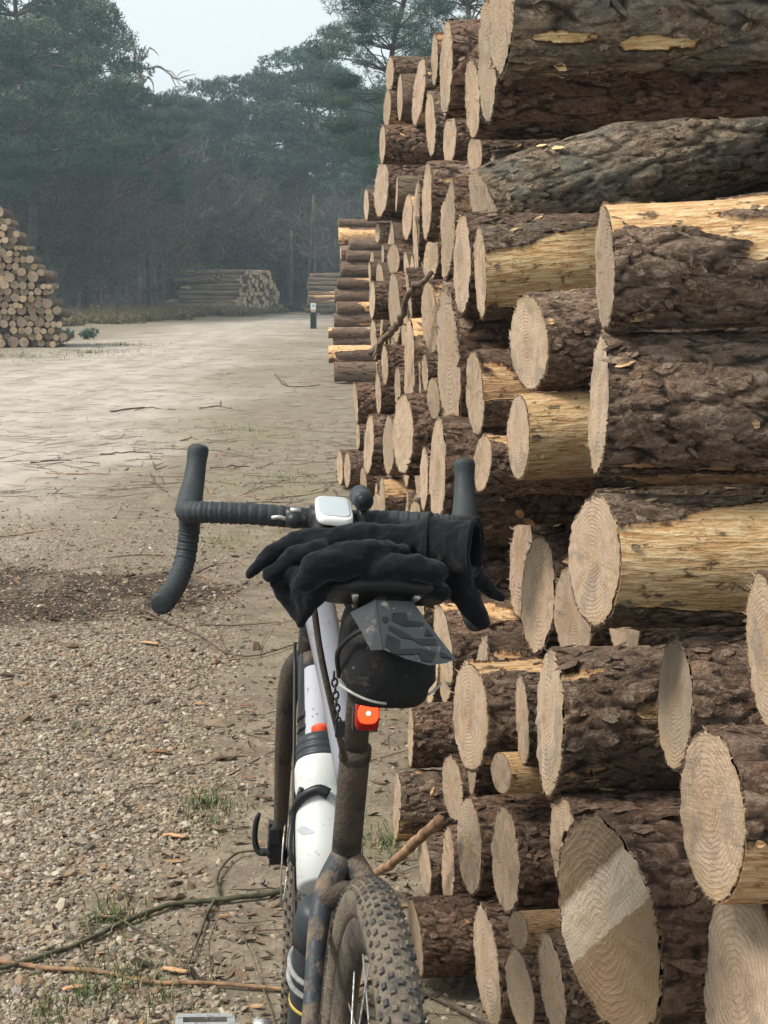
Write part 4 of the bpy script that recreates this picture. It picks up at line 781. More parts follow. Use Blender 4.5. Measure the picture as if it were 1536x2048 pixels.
for q_, (h0, a0, a1) in enumerate(((.075, 3.4, 4.3), (.118, 3.3, 3.9), (.112, 4.9, 5.6))):
    gx = MB(); pr = [[bo + dt * (h0 + .006 * math.sin(3.1 * t_) * w_ - .012 * t_) + .0368 * (math.cos(a0 + (a1 - a0) * t_) * np.array([1., 0, 0]) + math.sin(a0 + (a1 - a0) * t_) * np.cross(dt, [1., 0, 0])) for w_ in (-1, 1)] for t_ in np.linspace(0, 1, 9)]; gx.grid(pr, False); part('grey_print', gx, mat_simple('bottle_print', (.30, .32, .34), (.36, .38, .40), 30, .5, .02, .001), bt)
cp = part('bottle_cap', lathe(MB(), bo, dt, [(.172, .0345), (.178, .0352), (.180, .0335), (.184, .0335), (.186, .0350), (.189, .0350), (.191, .0332), (.194, .0332), (.196, .0345), (.206, .032), (.212, .022), (.214, .012)]), M_CAP, bt)
part('bottle_spout', lathe(MB(), bo, dt, [(.210, .010), (.219, .010), (.222, .013), (.227, .013), (.230, .008)]), mat_simple('spout_red', (.62, .05, .015), (.70, .09, .03), 60, .5, .05, .001), cp)
cg = MB()
for s in (-1, 1): cg.tube(spline([bo + up * -.04 + dt * .02, bo + np.array([s * .041, 0, 0]) + dt * .04, bo + np.array([s * .0405, 0, 0]) + dt * .09, bo + np.array([s * .03, 0, 0]) + up * .030 + dt * .125], 16), .0038, 8)
cg.box(bo - up * .04 + dt * .06, (.012, .03, .03), None)
part('bottle_cage', cg, M_BLACK)
tab = MB(); tab.tube(spline([bo + np.array([-.04, 0, 0]) + dt * .102, bo + np.array([-.030, 0, 0]) + up * .029 + dt * .112, bo + np.array([-.010, 0, 0]) + up * .041 + dt * .118, bo + np.array([.004, 0, 0]) + up * .0405 + dt * .112], 12), np.linspace(.005, .008, 12), 8); part('cage_tab', tab, M_BLACK)
st_d = np.array([0, -.14, .47]); st_d /= np.linalg.norm(st_d); st_up = np.array([0, st_d[2], -st_d[1]])
to = np.array([-.012, .008, .305]) + st_up * .052
tt = bthing('tool_canister', 'black tool canister with a yellow ring strapped in front of the seat tube', 'canister')
part('canister_body', lathe(MB(), to, st_d, [(0, .030), (.005, .033), (.14, .033), (.15, .031)]), M_CAP, tt); part('canister_lid', lathe(MB(), to, st_d, [(.148, .0345), (.17, .0345), (.195, .031), (.205, .022)]), M_CAP, tt)
part('ring_band', lathe(MB(), to, st_d, [(.055, .0334), (.056, .0336), (.059, .0336), (.06, .0334)]), mat_simple('band_yellow', (.5, .36, .06), (.55, .4, .1), 20, .5, .02, .001), tt)
sl = MB()
for k in range(2): sl.tube([to + st_d * (.115 - .02 * k) + .0355 * (math.cos(x) * np.array([1., 0, 0]) + math.sin(x) * np.cross(st_d, [1., 0, 0])) + st_d * .008 * math.sin(x) for x in np.linspace(0, 6.28, 30)], .0035, 8)
part('strap', sl, mat_simple('strap_grey', (.16, .17, .17), (.3, .3, .29), 120, .9, .4, .001), tt)

# ---- saddle bag
bagc = PB(768, 1300, 1.50); bg_ = bthing('saddle_bag', 'muddy black saddle bag hanging under the saddle', 'bag')
rows = []
for t in np.linspace(0, 1, 16):
    y = bagc[1] - .075 + .16 * t; k = np.interp(t, [0, .06, .2, .7, 1], [.55, .84, 1., .93, .72]); zo = np.interp(t, [0, 1], [-.004, .01])
    rows.append([(bagc[0] + k * (.0445 - .008 * math.sin(a)) * math.copysign(abs(math.cos(a)) ** .52, math.cos(a)) * (1.0 if math.sin(a) > -.3 else .86), y, bagc[2] + zo + k * .0445 * math.copysign(abs(math.sin(a)) ** .52, math.sin(a))) for a in np.arange(36) * 2 * math.pi / 36])
m = MB(); m.grid(rows); M_BAG = mud('bag_fabric', (.07, .056, .042), (.2, .165, .125), (.009, .009, .010), (.5, .68), .85, 18); part('bag_body', m, M_BAG, bg_)
M_PIPE = mat_simple('reflective_piping', (.25, .25, .22), (.36, .35, .31), 90, .6, .2, .001)
for x0, x1, s in ((-.047, -.005, 1), (.036, .05, 1)):
    pp = [np.array([bagc[0] + x, bagc[1] - .07 + .028 * (abs(x) / .05) ** 3 - .003, bagc[2] - .021 - .013 * (1 - (x / .05) ** 2)]) for x in np.linspace(x0, x1, 14)]; mm = MB(); mm.tube(pp, .0014, 8); part('reflective_piping', mm, M_PIPE, bg_)
zz = MB(); zz.tube(spline([(bagc[0] - .046, bagc[1] - .03, bagc[2] - .02), (bagc[0] - .05, bagc[1] - .055, bagc[2] + .012), (bagc[0] - .03, bagc[1] - .074, bagc[2] + .036), (bagc[0], bagc[1] - .078, bagc[2] + .04)], 24), .0024, 6); part('zip', zz, M_BLACK, bg_)
ch = MB()
for k in range(8):
    c = PB(668 + 1.2 * k, 1352 + 13 * k, 1.475); a = np.linspace(0, 6.28, 13); e1 = np.array([1., 0, 0]) if k % 2 else np.array([0, 1., 0]); ch.tube([c + .0026 * math.cos(x) * e1 + .0042 * math.sin(x) * np.array([0, 0, 1.]) for x in a], .0011, 6)
part('zip_pull_chain', ch, M_BLACK, bg_); ch = MB(); ch.box(PB(680, 1458, 1.475), (.0045, .003, .0075)); part('zip_pull', ch, M_BLACK, bg_, False)
sp_ = MB(); sp_.tube([bagc + (.0, -.02, .045), bagc + (0, -.02, .075)], .018, 12); part('hanging_strap', sp_, M_BAG, bg_)
lst = MB(); lst.tube(spline([PB(628, 1215, 1.52), PB(640, 1300, 1.50), PB(661, 1400, 1.50), PB(690, 1520, 1.54)], 14), .0034, 8); part('side_strap', lst, M_FRAME_MUD, bg_)

# ---- clip-on mudguard with black zigzag print
mg = bthing('clip_on_mudguard', 'translucent grey clip-on mudguard with black angular print under the saddle', 'mudguard')
M_GUARD = mud('guard_plastic', (.2, .18, .14), (.4, .37, .31), (.032, .037, .04), (.58, .72), .22, 30); M_PRINT = mat_simple('guard_print', (.008, .009, .01), (.014, .015, .016), 60, .5, .05, .001)
def gD(px, py): return 1.425 - .00035 * (py - 1200) + .00012 * abs(px - 760)
def plate(name, poly, mat, off=0., th=.0014):
    a = np.array([PB(x, y, gD(x, y) - off) for x, y in poly]); b = np.array([PB(x, y, gD(x, y) - off + th) for x, y in poly]); k = len(poly); jj = np.arange(k)
    me = bpy.data.meshes.new(name); me.from_pydata([*a, *b], [], [tuple(range(k)), tuple(range(2 * k - 1, k - 1, -1))] + [(i, k + i, k + (i + 1) % k, (i + 1) % k) for i in range(k)]); me.materials.append(mat); me.update(); return obj(name, me, mg)
plate('guard_blade', [(752, 1200), (826, 1203), (870, 1265), (912, 1318), (893, 1326), (860, 1331), (812, 1318), (767, 1299)], M_GUARD)
plate('guard_fold', [(700, 1225), (751, 1199), (766, 1299), (742, 1301), (730, 1278), (722, 1262)], M_GUARD, -.001)
Z3 = lambda l: [(560 + x / 3.84, 1150 + y / 3.84) for x, y in l]
for l in ([(862, 290), (965, 287), (975, 345), (1100, 365), (1094, 388), (950, 392), (857, 345)], [(842, 385), (960, 440), (1040, 488), (1190, 488), (1196, 536), (1090, 535), (1010, 490), (930, 480), (832, 412)], [(822, 452), (920, 500), (905, 570), (1080, 562), (1190, 590), (1166, 668), (1078, 652), (1070, 606), (880, 608), (806, 540)], [(1125, 408), (1176, 462), (1110, 465)], [(786, 320), (830, 320), (820, 358), (790, 358)], [(1228, 590), (1262, 600), (1318, 640), (1235, 628)]):
    plate('black_print', Z3(l), M_PRINT, .0012, .0006)
# ---- rear light
rl = bthing('rear_light', 'small lit red rear light clipped to the seat post', 'light')
rc = L2(P(732, 1424, 1.545)); back = np.array([0, -1., 0.])
m = MB()
def rbox(mb, c, w, h, d, e=.35):
    rows = []
    for t, k in ((0, .9), (.15, 1), (.8, 1), (1, .86)): rows.append([(c[0] + k * w * math.copysign(abs(math.cos(a)) ** e, math.cos(a)), c[1] - d * t, c[2] + k * h * math.copysign(abs(math.sin(a)) ** e, math.sin(a))) for a in np.arange(28) * 2 * math.pi / 28])
    mb.grid(rows)
rbox(m, rc, .0118, .0155, .018); part('light_case', m, NT('red_lens_dark').out((.25, .008, .004), .25), rl)
n = NT('red_lens_lit'); n.out((.8, .03, .01), .2); n.b.inputs['Emission Color'].default_value = (1, .035, .008, 1); n.b.inputs['Emission Strength'].default_value = 1.35
m = MB(); rbox(m, rc + (0, -.017, .0035), .0104, .0105, .0025, .75); part('lens', m, n.m, rl)
n = NT('led_white'); n.out((1, .9, .8), .2); n.b.inputs['Emission Color'].default_value = (1, .72, .5, 1); n.b.inputs['Emission Strength'].default_value = 5
m = MB(); m.ball(rc + (0, -.0192, .004), .0021, 10, 6); part('led', m, n.m, rl)
m = MB(); m.box(rc + (0, .006, -.008), (.0125, .008, .012)); part('light_clip', m, M_BLACK, rl, False)

# ---- cockpit: computer, front light, bell
bc = bthing('bike_computer', 'white bike computer with a pale grey screen on the handlebar', 'bike computer')
quad = [(629, 990), (699, 994), (709, 1040), (634, 1032)]
def slab(name, q, D0, D1, mat, parent, th, shrink=1.0, off=0., rr=.25):
    c = np.mean([PB(x, y, (D0 + D1) / 2) for x, y in q], 0); cor = [PB(x, y, D1 if y < 1015 else D0) for x, y in q]; nrm = np.cross(cor[1] - cor[0], cor[3] - cor[0]); nrm /= np.linalg.norm(nrm)
    if nrm[2] < 0: nrm = -nrm
    ring = []
    for k in range(4):
        a, b, d = cor[k], cor[k - 1], cor[(k + 1) % 4]
        for t in np.linspace(0, 1, 5): p0 = a + (b - a) * rr * (1 - t) ** 2 + (d - a) * rr * t ** 2; ring.append(p0)
    ring = np.array(ring); ring = c + (ring - c) * shrink + nrm * off; k = (ring - ring.mean(0)) * .94 + ring.mean(0)
    m = MB(); m.grid([k - nrm * th, ring - nrm * th * .8, ring - nrm * th * .15, k]); return part(name, m, mat, parent)
D_B = 2.19
slab('computer_case', quad, D_B - .035, D_B + .045, mat_simple('computer_white', (.66, .66, .64), (.74, .74, .72), 30, .4, .02, .001), bc, .013)
slab('screen', quad, D_B - .035, D_B + .045, NT('lcd_screen').out((.36, .40, .42), .3), bc, .001, .86, .0012)
m = MB(); m.tube([PB(668, 1022, D_B), PB(668, 1048, D_B + .02)], .012, 10); part('mount', m, M_BLACK, bc)
fl = bthing('front_light', 'black tubular front light on the bar beside the computer', 'light')
fc = PB(726, 1000, D_B); fd_ = np.array([0, 1., .03]); m = MB(); m.tube([fc + fd_ * t for t in (-.012, -.008, .0, .02, .025, .04)], [.0125, .0145, .0145, .0145, .0158, .0158], 20); part('light_barrel', m, M_CAP, fl)
m = MB(); m.tube([fc + fd_ * -.0135, fc + fd_ * -.011], .0095, 16); part('end_button', m, M_BLACK, fl)
m = MB(); m.tube([fc + (0, .02, -.008), PB(728, 1048, D_B)], .008, 10); part('light_bracket', m, M_BLACK, fl)
be = bthing('handlebar_bell', 'small black bell spotted with mud on the left of the stem', 'bell')
bcn = PB(590, 1040, D_B - .02); m = MB(); m.ball(bcn, (.0145, .0145, .0125), 18, 12); part('bell_dome', m, M_BLACK, be); m = MB(); m.tube(spline([bcn + (-.01, 0, 0), bcn + (-.022, -.003, .004), bcn + (-.033, 0, .002)], 8), .0028, 8); m.box(bcn + (.0, .0, .014), (.007, .005, .003)); part('striker', m, M_STEEL, be)

# ---- two gloves draped over the saddle
def capsule(mb, a, b, ra, rb):
    a, b = np.array(a, float), np.array(b, float); d = b - a; l = np.linalg.norm(d); d /= l
    q = np.linspace(0, math.pi / 2, 5); hs = [-ra * math.cos(x) for x in q] + list(np.linspace(0, l, 5)[1:-1]) + [l + rb * math.sin(x) for x in q]
    rs = [max(1e-4, ra * math.sin(x)) for x in q] + list(np.linspace(ra, rb, 5)[1:-1]) + [max(1e-4, rb * math.cos(x)) for x in q]
    side = np.cross(d, [0, 0, 1.]); side /= np.linalg.norm(side) + 1e-9; u2 = np.cross(d, side); x = np.arange(16) * 2 * math.pi / 16
    mb.grid([[a + d * h + r * (math.cos(t) * side + math.sin(t) * u2) for t in x] for h, r in zip(hs, rs)])
def g_mat():
    n = NT('black_fleece'); v = n.geo(); a = n.noise(420, 3, .6, v); w = n.noise(40, 5, .6, n.scale(v, (.6, 1., 1.3)), .8)
    n.bump(n.math('ADD', n.math('MULTIPLY', a, .25), n.math('MULTIPLY', w, 1.)), .4, .008); return n.out(n.mix(a, (.0035, .004, .0055), (.008, .009, .012)), .95, **{'Sheen Weight': .07, 'Sheen Roughness': .5, 'Specular IOR Level': .1})
M_GLOVE = g_mat(); S_ = 3077.0
def glove(name, label, caps, cuff=None):
    m = MB()
    for q in caps:
        for (x0, y0, d0, r0), (x1, y1, d1, r1) in zip(q[:-1], q[1:]): capsule(m, P(x0, y0, d0), P(x1, y1, d1), r0 * d0 / S_, r1 * d1 / S_)
    if cuff:
        rows = []
        for (x, y, D, ry, rx, rd) in cuff: c = P(x, y, D); rows.append([c + np.array([rx * D / S_ * math.cos(a), rd * D / S_ * math.cos(a), ry * D / S_ * math.sin(a)]) for a in np.arange(28) * 2 * math.pi / 28])
        m.grid(rows)
    me = m.mesh(name, M_GLOVE); o = tag(obj(name, me), label, 'glove')
    for h_ in (cuff[1], cuff[4]) if cuff else ():
        x, y, D, ry, rx, rd = h_; c = P(x, y, D); hm_ = MB(); hm_.tube([c + np.array([rx * D / S_ * math.cos(a), rd * D / S_ * math.cos(a), ry * D / S_ * math.sin(a)]) * 1.03 for a in np.linspace(0, 6.2832, 41)], .0016, 6); part('cuff_seam', hm_, M_GLOVE, o)
    r = o.modifiers.new('merge', 'REMESH'); r.mode = 'VOXEL'; r.voxel_size = .0021; r.use_smooth_shade = True
    s = o.modifiers.new('soften', 'SMOOTH'); s.factor = .5; s.iterations = 5
    t = bpy.data.textures.new('wrinkle', 'CLOUDS'); t.noise_scale = .03; t.noise_depth = 2; d = o.modifiers.new('wrinkle', 'DISPLACE'); d.texture = t; d.texture_coords = 'GLOBAL'; d.strength = .0075; d.mid_level = .5
    t2 = bpy.data.textures.new('crease', 'CLOUDS'); t2.noise_scale = .011; t2.noise_depth = 1; d2 = o.modifiers.new('crease', 'DISPLACE'); d2.texture = t2; d2.texture_coords = 'GLOBAL'; d2.strength = .0035; d2.mid_level = .5
    return o
glove('fleece_glove', 'black fleece glove lying across the saddle, its wide cuff open', [
    [(845, 1090, 1.50, 46), (760, 1085, 1.50, 40), (680, 1088, 1.50, 38), (630, 1095, 1.50, 36)],
    [(650, 1078, 1.50, 26), (590, 1085, 1.50, 24), (545, 1108, 1.49, 20), (498, 1148, 1.48, 10)],
    [(640, 1105, 1.48, 26), (585, 1120, 1.47, 24), (540, 1150, 1.46, 16)],
    [(800, 1112, 1.47, 24), (700, 1120, 1.46, 24), (628, 1130, 1.45, 22)]],
    [(838, 1088, 1.50, 46, 8, 44), (860, 1082, 1.49, 55, 8, 50), (880, 1085, 1.48, 50, 10, 46), (930, 1092, 1.46, 54, 14, 46), (950, 1094, 1.45, 58, 18, 46), (954, 1094, 1.45, 48, 14, 36), (925, 1092, 1.465, 40, 10, 32), (890, 1088, 1.48, 30, 8, 26)])
glove('fleece_glove', 'black fleece glove under the other one, its fingers hanging down', [
    [(612, 1165, 1.43, 24), (635, 1138, 1.43, 34), (700, 1118, 1.43, 36), (770, 1108, 1.45, 30)],
    [(740, 1142, 1.43, 20), (790, 1134, 1.43, 26), (840, 1138, 1.43, 28), (870, 1146, 1.43, 26)],
    [(800, 1160, 1.46, 26), (850, 1170, 1.46, 24), (885, 1188, 1.46, 17)],
    [(900, 1130, 1.50, 36), (925, 1180, 1.50, 28), (948, 1220, 1.50, 24), (964, 1244, 1.50, 17)],
    [(930, 1130, 1.52, 28), (965, 1165, 1.53, 18), (1002, 1196, 1.54, 10)],
    [(950, 1145, 1.53, 22), (975, 1175, 1.54, 15), (992, 1186, 1.54, 11)],
    [(850, 1130, 1.49, 36), (900, 1135, 1.50, 34)],
    [(585, 1150, 1.47, 30), (565, 1175, 1.47, 22), (598, 1240, 1.46, 9)], [(610, 1165, 1.46, 30), (605, 1205, 1.46, 22), (600, 1244, 1.46, 9)], [(640, 1170, 1.45, 26), (622, 1205, 1.455, 18), (602, 1240, 1.46, 9)], [(548, 1165, 1.47, 12), (575, 1215, 1.465, 9), (600, 1246, 1.46, 8)]])

# ------------------------------------------------------------------ trees
def prisms(A, B, ra, rb, k=3):
    A, B = np.asarray(A, float), np.asarray(B, float); n = len(A); d = B - A; d /= np.linalg.norm(d, axis=1)[:, None] + 1e-9
    ref = np.where(np.abs(d[:, 2:3]) < .8, np.array([[0, 0, 1.]]), np.array([[1., 0, 0]])); s = np.cross(d, ref); s /= np.linalg.norm(s, axis=1)[:, None]; u = np.cross(d, s)
    th = np.arange(k) * 2 * math.pi / k; ring = np.cos(th)[None, :, None] * s[:, None] + np.sin(th)[None, :, None] * u[:, None]
    V = np.concatenate([A[:, None] + ring * np.asarray(ra)[:, None, None], B[:, None] + ring * np.asarray(rb)[:, None, None]], 1).reshape(-1, 3)
    b = (np.arange(n) * 2 * k)[:, None]; j = np.arange(k)[None]; j2 = (j + 1) % k
    return V, np.stack([b + j, b + j2, b + k + j2, b + k + j], -1).reshape(-1, 4)
def mat_leaf(name, c0, c1):
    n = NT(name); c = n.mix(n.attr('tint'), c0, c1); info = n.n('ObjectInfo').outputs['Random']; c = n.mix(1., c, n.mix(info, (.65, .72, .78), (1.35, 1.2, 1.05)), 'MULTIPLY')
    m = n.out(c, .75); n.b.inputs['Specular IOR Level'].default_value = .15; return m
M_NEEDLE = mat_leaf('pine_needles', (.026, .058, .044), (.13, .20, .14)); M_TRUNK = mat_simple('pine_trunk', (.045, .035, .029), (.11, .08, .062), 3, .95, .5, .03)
M_TWG = mat_simple('bare_twigs', (.09, .08, .070), (.18, .16, .14), 2, .95, 0, .01); M_BROWN = mat_leaf('dry_leaves', (.085, .050, .034), (.16, .095, .062)); M_DEAD = mat_simple('dead_wood', (.20, .165, .14), (.34, .28, .24), 4, .9, .3, .02)
def needles(C, Rr, n, ln, wd_, g):
    """needle sprays filling flattened clumps; returns V, F, tint"""
    k = len(C); d = g.normal(0, 1, (k, n, 3)); d /= np.linalg.norm(d, axis=2)[..., None]; rad = g.uniform(.25, 1, (k, n, 1)) ** .5
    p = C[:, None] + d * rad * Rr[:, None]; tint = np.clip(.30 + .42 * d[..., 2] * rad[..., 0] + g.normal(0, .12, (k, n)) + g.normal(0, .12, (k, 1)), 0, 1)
    p = p.reshape(-1, 3); tint = tint.ravel(); m = len(p); V, F, T = [], [], []
    for q in range(3):
        a = g.normal(0, 1, (m, 3)) + np.array([0, 0, .5]); a /= np.linalg.norm(a, axis=1)[:, None]; s = np.cross(a, g.normal(0, 1, (m, 3))); s /= np.linalg.norm(s, axis=1)[:, None]; l = ln * g.uniform(.6, 1.2, (m, 1)); b = np.stack([p - s * wd_, p + s * wd_, p + a * l], 1)
        V.append(b.reshape(-1, 3)); T.append(np.repeat(tint, 3))
    V = np.concatenate(V); F = np.arange(len(V)).reshape(-1, 3); return V, F, np.concatenate(T)
def pine(seed, H, Rc, base, npad, nn, ln=.30, wd_=.045, pad=(.6, 1.25), lean=0., limb=1.):
    g = np.random.default_rng(seed); tr = MB(); pts = spline([(0, 0, -.3), (g.normal(0, .15), g.normal(0, .15), H * .3), (g.normal(0, .3) + lean * .5, g.normal(0, .3), H * .65), (lean + g.normal(0, .3), g.normal(0, .3), H * .96)], 18); tr.tube(pts, np.linspace(.20, .045, 18) * (H / 14) ** .5, 8)
    C, Rr = [], []
    for k in range(npad):
        t = g.uniform(0, 1); h = base + (1 - base) * t; prof = math.sin(math.pi * min(1, .18 + .80 * t)) ** .6 * (1 if t < .85 else .8); a = g.uniform(0, 6.28); rr = Rc * prof * g.uniform(.25, 1.) ** .6
        i = int(min(17, max(0, (h + .02 * rr / Rc) * 17))); o = pts[i]; c = np.array([o[0] + rr * math.cos(a), o[1] + rr * math.sin(a), H * h + g.normal(0, .25)]); C.append(c); q = g.uniform(*pad); Rr.append([q, q, q * g.uniform(.38, .6)])
        if rr > .4 * Rc or k % 3 == 0: lm = spline([o + (0, 0, -.2), (o + c) / 2 + (g.normal(0, .2), g.normal(0, .2), g.normal(-.1, .2)), c - (0, 0, .15)], 7); tr.tube(lm, np.linspace(.055, .012, 7) * limb, 5, False)
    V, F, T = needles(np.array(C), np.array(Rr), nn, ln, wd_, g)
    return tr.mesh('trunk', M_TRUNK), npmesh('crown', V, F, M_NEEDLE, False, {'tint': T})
def bare(seed, H, spread, lv=5, leaf=0, stems=3):
    g = np.random.default_rng(seed); A, B, ra, rb = [], [], [], []; tips = []
    def grow(p, d, l, r, k):
        nseg = 3
        for s in range(nseg):
            d = d + g.normal(0, .13, 3) + np.array([0, 0, .05]); d /= np.linalg.norm(d); q = p + d * l / nseg; A.append(p); B.append(q); r2 = r * .86; ra.append(r); rb.append(r2)
            if k > 0 and (s > 0 or k < lv):
                for c in range(1 + (g.uniform() < .75)):
                    e = d + g.normal(0, spread, 3); e /= np.linalg.norm(e); grow(q, e, l * g.uniform(.55, .78), r2 * .58, k - 1)
            p, r = q, r2
        tips.append(p)
    for s in range(stems): d = np.array([g.normal(0, .25), g.normal(0, .25), 1.]); grow(np.array([g.normal(0, .12), g.normal(0, .12), -.1]), d / np.linalg.norm(d), H * .5, .09, lv - 1)
    ra = np.maximum(np.array(ra), .013); rb = np.maximum(np.array(rb), .010); V, F = prisms(A, B, ra, rb); tr = npmesh('branches', V, F, M_TWG, False); cr = None
    if leaf:
        t = np.array(tips)[g.choice(len(tips), min(len(tips), leaf))] ; t = t[t[:, 2] > H * .18]; V, F, T = needles(t, np.full((len(t), 3), .22), 4, .11, .045, g); cr = npmesh('dry_leaves', V, F, M_BROWN, False, {'tint': T})
    return tr, cr
PINES = [pine(1, 15, 3.6, .46, 80, 170, .22, .028), pine(2, 15, 3.2, .50, 62, 170, .22, .028, lean=.5), pine(3, 14, 4.2, .36, 105, 170, .22, .028), pine(4, 15.5, 2.9, .58, 56, 170, .22, .028, lean=-.4)]
def put(name, parts, names, px, D, top, H, label, group, cat='tree', rz=None, wide=1.):
    g = P(px, HOR, D); z0 = 0.; ht = HC + (HOR - top) / FPX * D; s = ht / H
    t = thing(name, label, cat, (g[0], g[1], z0), (0, 0, rng.uniform(0, 6.28) if rz is None else rz), (s * wide, s * wide, s), group)
    for me, nm in zip(parts, names):
        if me: obj(nm, me, t)
    return t
def forest():
    TC = ('trunk', 'crown')
    zl = lambda px: 'pine tree in the dark row behind the pile across the track' if px < 180 else 'pine tree in the forest row around the dead snag' if px < 385 else 'pine tree in the forest row behind the far pile' if px < 540 else 'pine tree in the forest row behind the marker post' if px < 745 else 'pine tree in the forest row beyond the second pile'
    put('pine_tree', PINES[2], TC, 45, 66, -110, 14, 'broad pine with heavy dark crown above the pile across the track', None, 'tree', 1.0, 1.05)
    put('pine_tree', PINES[0], TC, 172, 74, 22, 15, 'dense round topped pine next to the dead bare snag', None, 'tree', 2.0, .92)
    put('pine_tree', PINES[2], TC, -90, 60, -60, 14, 'big pine at the outer edge behind the pile across the track', None)
    put('pine_tree', PINES[1], TC, 596, 90, 106, 15, 'tall layered pine with open gaps behind the marker post', None, 'tree', .6, 1.25)
    for k, (px, D, top) in enumerate([(110, 80, 60), (298, 74, 196), (250, 84, 205), (330, 88, 220), (375, 93, 205), (440, 96, 168), (520, 96, 160), (548, 104, 230), (664, 94, 150), (700, 96, 200), (735, 88, 215), (765, 97, 205), (820, 92, 160), (880, 96, 180), (300, 104, 235), (410, 108, 215), (480, 108, 225), (10, 90, 60), (-40, 100, 120), (150, 100, 140), (220, 110, 190)]):
        put('pine_tree', PINES[k % 4], TC, px, D, top, (15, 15, 14, 15.5)[k % 4], zl(px), zl(px)[5:], 'tree', None, rng.uniform(.85, 1.1))
    P8 = pine(9, 11.5, 2.5, .36, 120, 260, .15, .008, (.35, .7), lean=-.2, limb=.55)
    put('pine_tree', P8, TC, 818, 42, -95, 11.5, 'near pine with loose feathery branches rising behind the near log pile', None, 'tree', 0., 1.)
    put('pine_tree', P8, TC, 915, 47, -140, 11.5, 'near pine mostly hidden behind the top of the near log pile', None, 'tree', 2.4, 1.)
    BR = [bare(21, 7, .55, 5, 0), bare(22, 7, .6, 5, 900), bare(23, 6.5, .42, 5, 0, 4), bare(24, 6, .65, 5, 500, 4)]
    NB = ('branches', 'dry_leaves')
    for k, (px, D, top, lab, v) in enumerate([(325, 76, 285, 'tall bare oak with fine grey twigs under the dead snag', 0), (165, 70, 300, 'bushy tree holding brown dry leaves beside the pile across the track', 1), (455, 88, 380, 'bare spreading tree with arched pale twigs above the far pile', 3), (645, 92, 345, 'slender upright grey thicket tree behind the marker post', 2)]):
        put('bare_tree', BR[v], NB, px, D, top, (7, 7, 6.5, 6)[v], lab, None, 'tree', None, 1.1)
    for k, (px, D, top) in enumerate([(80, 68, 370), (240, 72, 350), (400, 88, 340), (520, 92, 430), (570, 92, 400), (610, 92, 380), (690, 90, 380), (20, 72, 380), (740, 84, 400)]):
        v = [1, 0, 2, 3, 2, 2, 0, 1, 0][k]; put('bare_tree', BR[v], NB, px, D, top, (7, 7, 6.5, 6)[v], 'leafless understorey tree in front of the dark pines', 'bare trees along the forest edge', 'tree', None, 1.2)
    # dead snag
    m = MB(); D = 80; q = lambda px, py, d=0: P(px, py, D + d) - P(285, HOR, D) * np.array([1, 1, 0])
    m.tube(spline([q(285, 600), q(288, 400), q(290, 260), q(285, 190), q(281, 150), q(276, 120), q(266, 95), q(270, 86)], 40), np.linspace(.24, .025, 40), 8)
    for l, r in (([q(282, 135), q(300, 137), q(318, 133, 1), (q(340, 148, 1)), q(352, 158, 1), q(372, 152, 2), q(392, 148, 2)], .10), ([q(283, 122), q(295, 105, -1), q(300, 95, -1), q(316, 107, -1)], .06), ([q(284, 165), q(296, 155, 1), q(305, 165, 1), q(308, 185, 1)], .09), ([q(330, 140, 1), q(345, 145, 1), q(360, 170, 1), q(366, 176, 1)], .04), ([q(340, 148, 1), q(352, 172, 1), q(358, 172, 1)], .035), ([q(276, 120), q(262, 110), q(266, 100)], .04), ([q(355, 158, 1), q(375, 165, 1), q(388, 160, 1)], .03), ([q(352, 157, 1), q(362, 145, 1), q(380, 140, 1)], .03), ([q(300, 97, -1), q(308, 101, -1), q(318, 112, -1)], .03), ([q(296, 105, -1), q(290, 95, -1), q(293, 90, -1)], .03)):
        m.tube(spline(l, 18), np.linspace(r, .014, 18), 6)
    o = P(285, HOR, D); tag(obj('dead_snag', m.mesh('dead_snag', M_DEAD), None, (o[0], o[1], 0)), 'pale dead bare snag with twisted branches rising above the pines', 'dead tree')
    # trunks in the dim forest interior
    g = np.random.default_rng(5); pole = MB(); pole.tube(spline([(0, 0, -.2), (.1, .05, 3), (0, .1, 7), (.1, 0, 11)], 10), np.linspace(.17, .07, 10), 7); pm = pole.mesh('forest_trunk', M_TRUNK)
    for k in range(75):
        px = g.uniform(90, 660); D = g.uniform(84, 108); w = P(px, HOR, D); s = g.uniform(.5, 1.05)
        tag(obj('forest_trunk', pm, None, (w[0], w[1], 0), (g.normal(0, .03), g.normal(0, .03), g.uniform(0, 6.28)), (s * 1.1, s * 1.1, g.uniform(.35, .6))), 'slim dark trunk in the dim forest behind the far pile', 'tree', 'trunks in the dim forest')
    # the deep wood behind reads as one mass
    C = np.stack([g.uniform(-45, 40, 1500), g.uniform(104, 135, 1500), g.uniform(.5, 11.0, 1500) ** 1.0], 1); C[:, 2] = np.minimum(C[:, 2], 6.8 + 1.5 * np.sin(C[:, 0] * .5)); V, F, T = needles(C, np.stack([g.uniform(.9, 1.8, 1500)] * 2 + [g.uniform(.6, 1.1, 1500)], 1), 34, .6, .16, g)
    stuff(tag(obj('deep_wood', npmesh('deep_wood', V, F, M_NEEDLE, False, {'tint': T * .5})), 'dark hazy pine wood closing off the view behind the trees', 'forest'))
    # brown heather and rank grass along the forest edge
    n = 9000; px = g.uniform(-60, 900, n); D = g.uniform(42, 84, n); xl = np.interp(D, EDGE_L[:, 1], EDGE_L[:, 0]); x = (px - 768) / FPX * D; s_, _, _, _, fo = masks(x, D); k = (fo > .35) & (s_ < .15); x, D = x[k], D[k]; n = len(x)
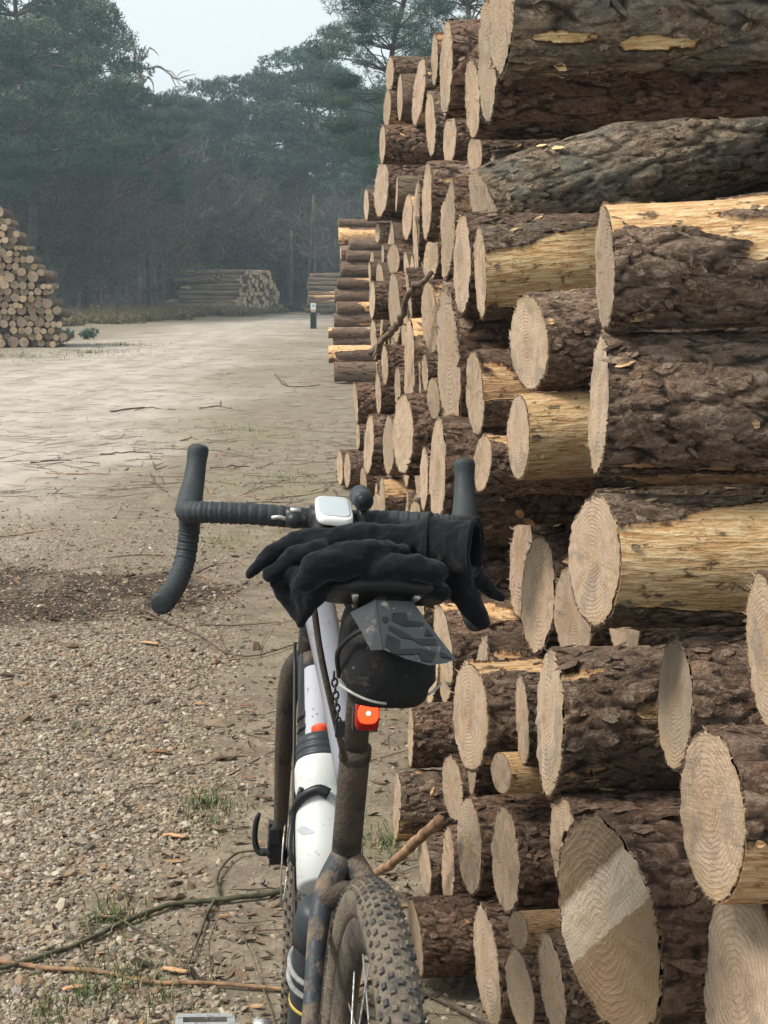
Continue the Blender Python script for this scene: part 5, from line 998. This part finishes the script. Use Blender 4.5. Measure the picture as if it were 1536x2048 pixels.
    C = np.stack([x, D, np.full(n, .10)], 1); V, F, T = needles(C, np.stack([np.full(n, .35)] * 2 + [g.uniform(.10, .30, n)], 1), 12, .26, .02, g)
    M_HEATH = mat_leaf('heath', (.060, .052, .032), (.19, .165, .095)); stuff(tag(obj('heath_undergrowth', npmesh('heath_undergrowth', V, F, M_HEATH, False, {'tint': T})), 'brown heather and dry grass along the forest edge', 'undergrowth'))
    n = 500; C = np.stack([g.uniform(-26, 2, n), g.uniform(88, 100, n), g.uniform(.2, 1.4, n)], 1); V, F, T = needles(C, np.stack([np.full(n, .9)] * 2 + [np.full(n, .6)], 1), 40, .3, .03, g); stuff(tag(obj('forest_scrub', npmesh('forest_scrub', V, F, M_BROWN, False, {'tint': T * .4})), 'dim brown scrub under the trees behind the far pile', 'undergrowth'))
    # small seedlings by the pile across the track
    for px, py in ((178, 678), (118, 690), (132, 680)):
        w = G(px, py); V, F, T = needles(np.array([[0, 0, .10], [.08, 0, .16], [-.1, .05, .12]]), np.array([[.16, .16, .12]] * 3), 60, .10, .012, g); tag(obj('seedling', npmesh('seedling', V, F, M_NEEDLE, False, {'tint': T}), None, (w[0], w[1], 0)), 'low green seedling beside the pile across the track', 'plant', 'seedlings by the track')
forest()

# ------------------------------------------------------------------ marker post
w = G(627, 657); s = w[1] / FPX; mp = thing('marker_post', 'dark green marker post with a white sign plate at the grass verge', 'post', (w[0], w[1], 0))
m = MB(); m.box((0, 0, .40), (.095, .08, .42)); part('post', m, mat_simple('post_paint', (.012, .022, .02), (.025, .04, .036), 8, .6, .1, .005), mp, False)
m = MB(); m.box((0, -.086, .69), (.085, .005, .115)); sp = part('sign_plate', m, mat_simple('plate_white', (.62, .66, .62), (.7, .72, .69), 12, .5, .02, .002), mp, False)
m = MB(); m.box((0, -.0925, .715), (.035, .0015, .03)); part('pictogram', m, mat_simple('pictogram_green', (.28, .40, .33), (.34, .45, .38), 12, .5, .02, .002), sp, False)
m = MB(); m.box((0, -.085, .535), (.07, .004, .022)); part('route_band', m, mat_simple('band_orange', (.65, .33, .12), (.7, .38, .15), 12, .5, .02, .002), mp, False)

# ------------------------------------------------------------------ haze
m = MB(); m.box((0, 210, 8), (275, 222, 9.6)); me = m.mesh('haze', None, False); hm = bpy.data.materials.new('haze'); hm.use_nodes = True; t = hm.node_tree; t.nodes.clear()
pv = t.nodes.new('ShaderNodeVolumePrincipled'); pv.inputs['Color'].default_value = (.70, .90, .98, 1); pv.inputs['Density'].default_value = .0014; pv.inputs['Anisotropy'].default_value = .2
mo = t.nodes.new('ShaderNodeOutputMaterial'); t.links.new(pv.outputs[0], mo.inputs['Volume']); me.materials.append(hm); stuff(obj('haze', me))
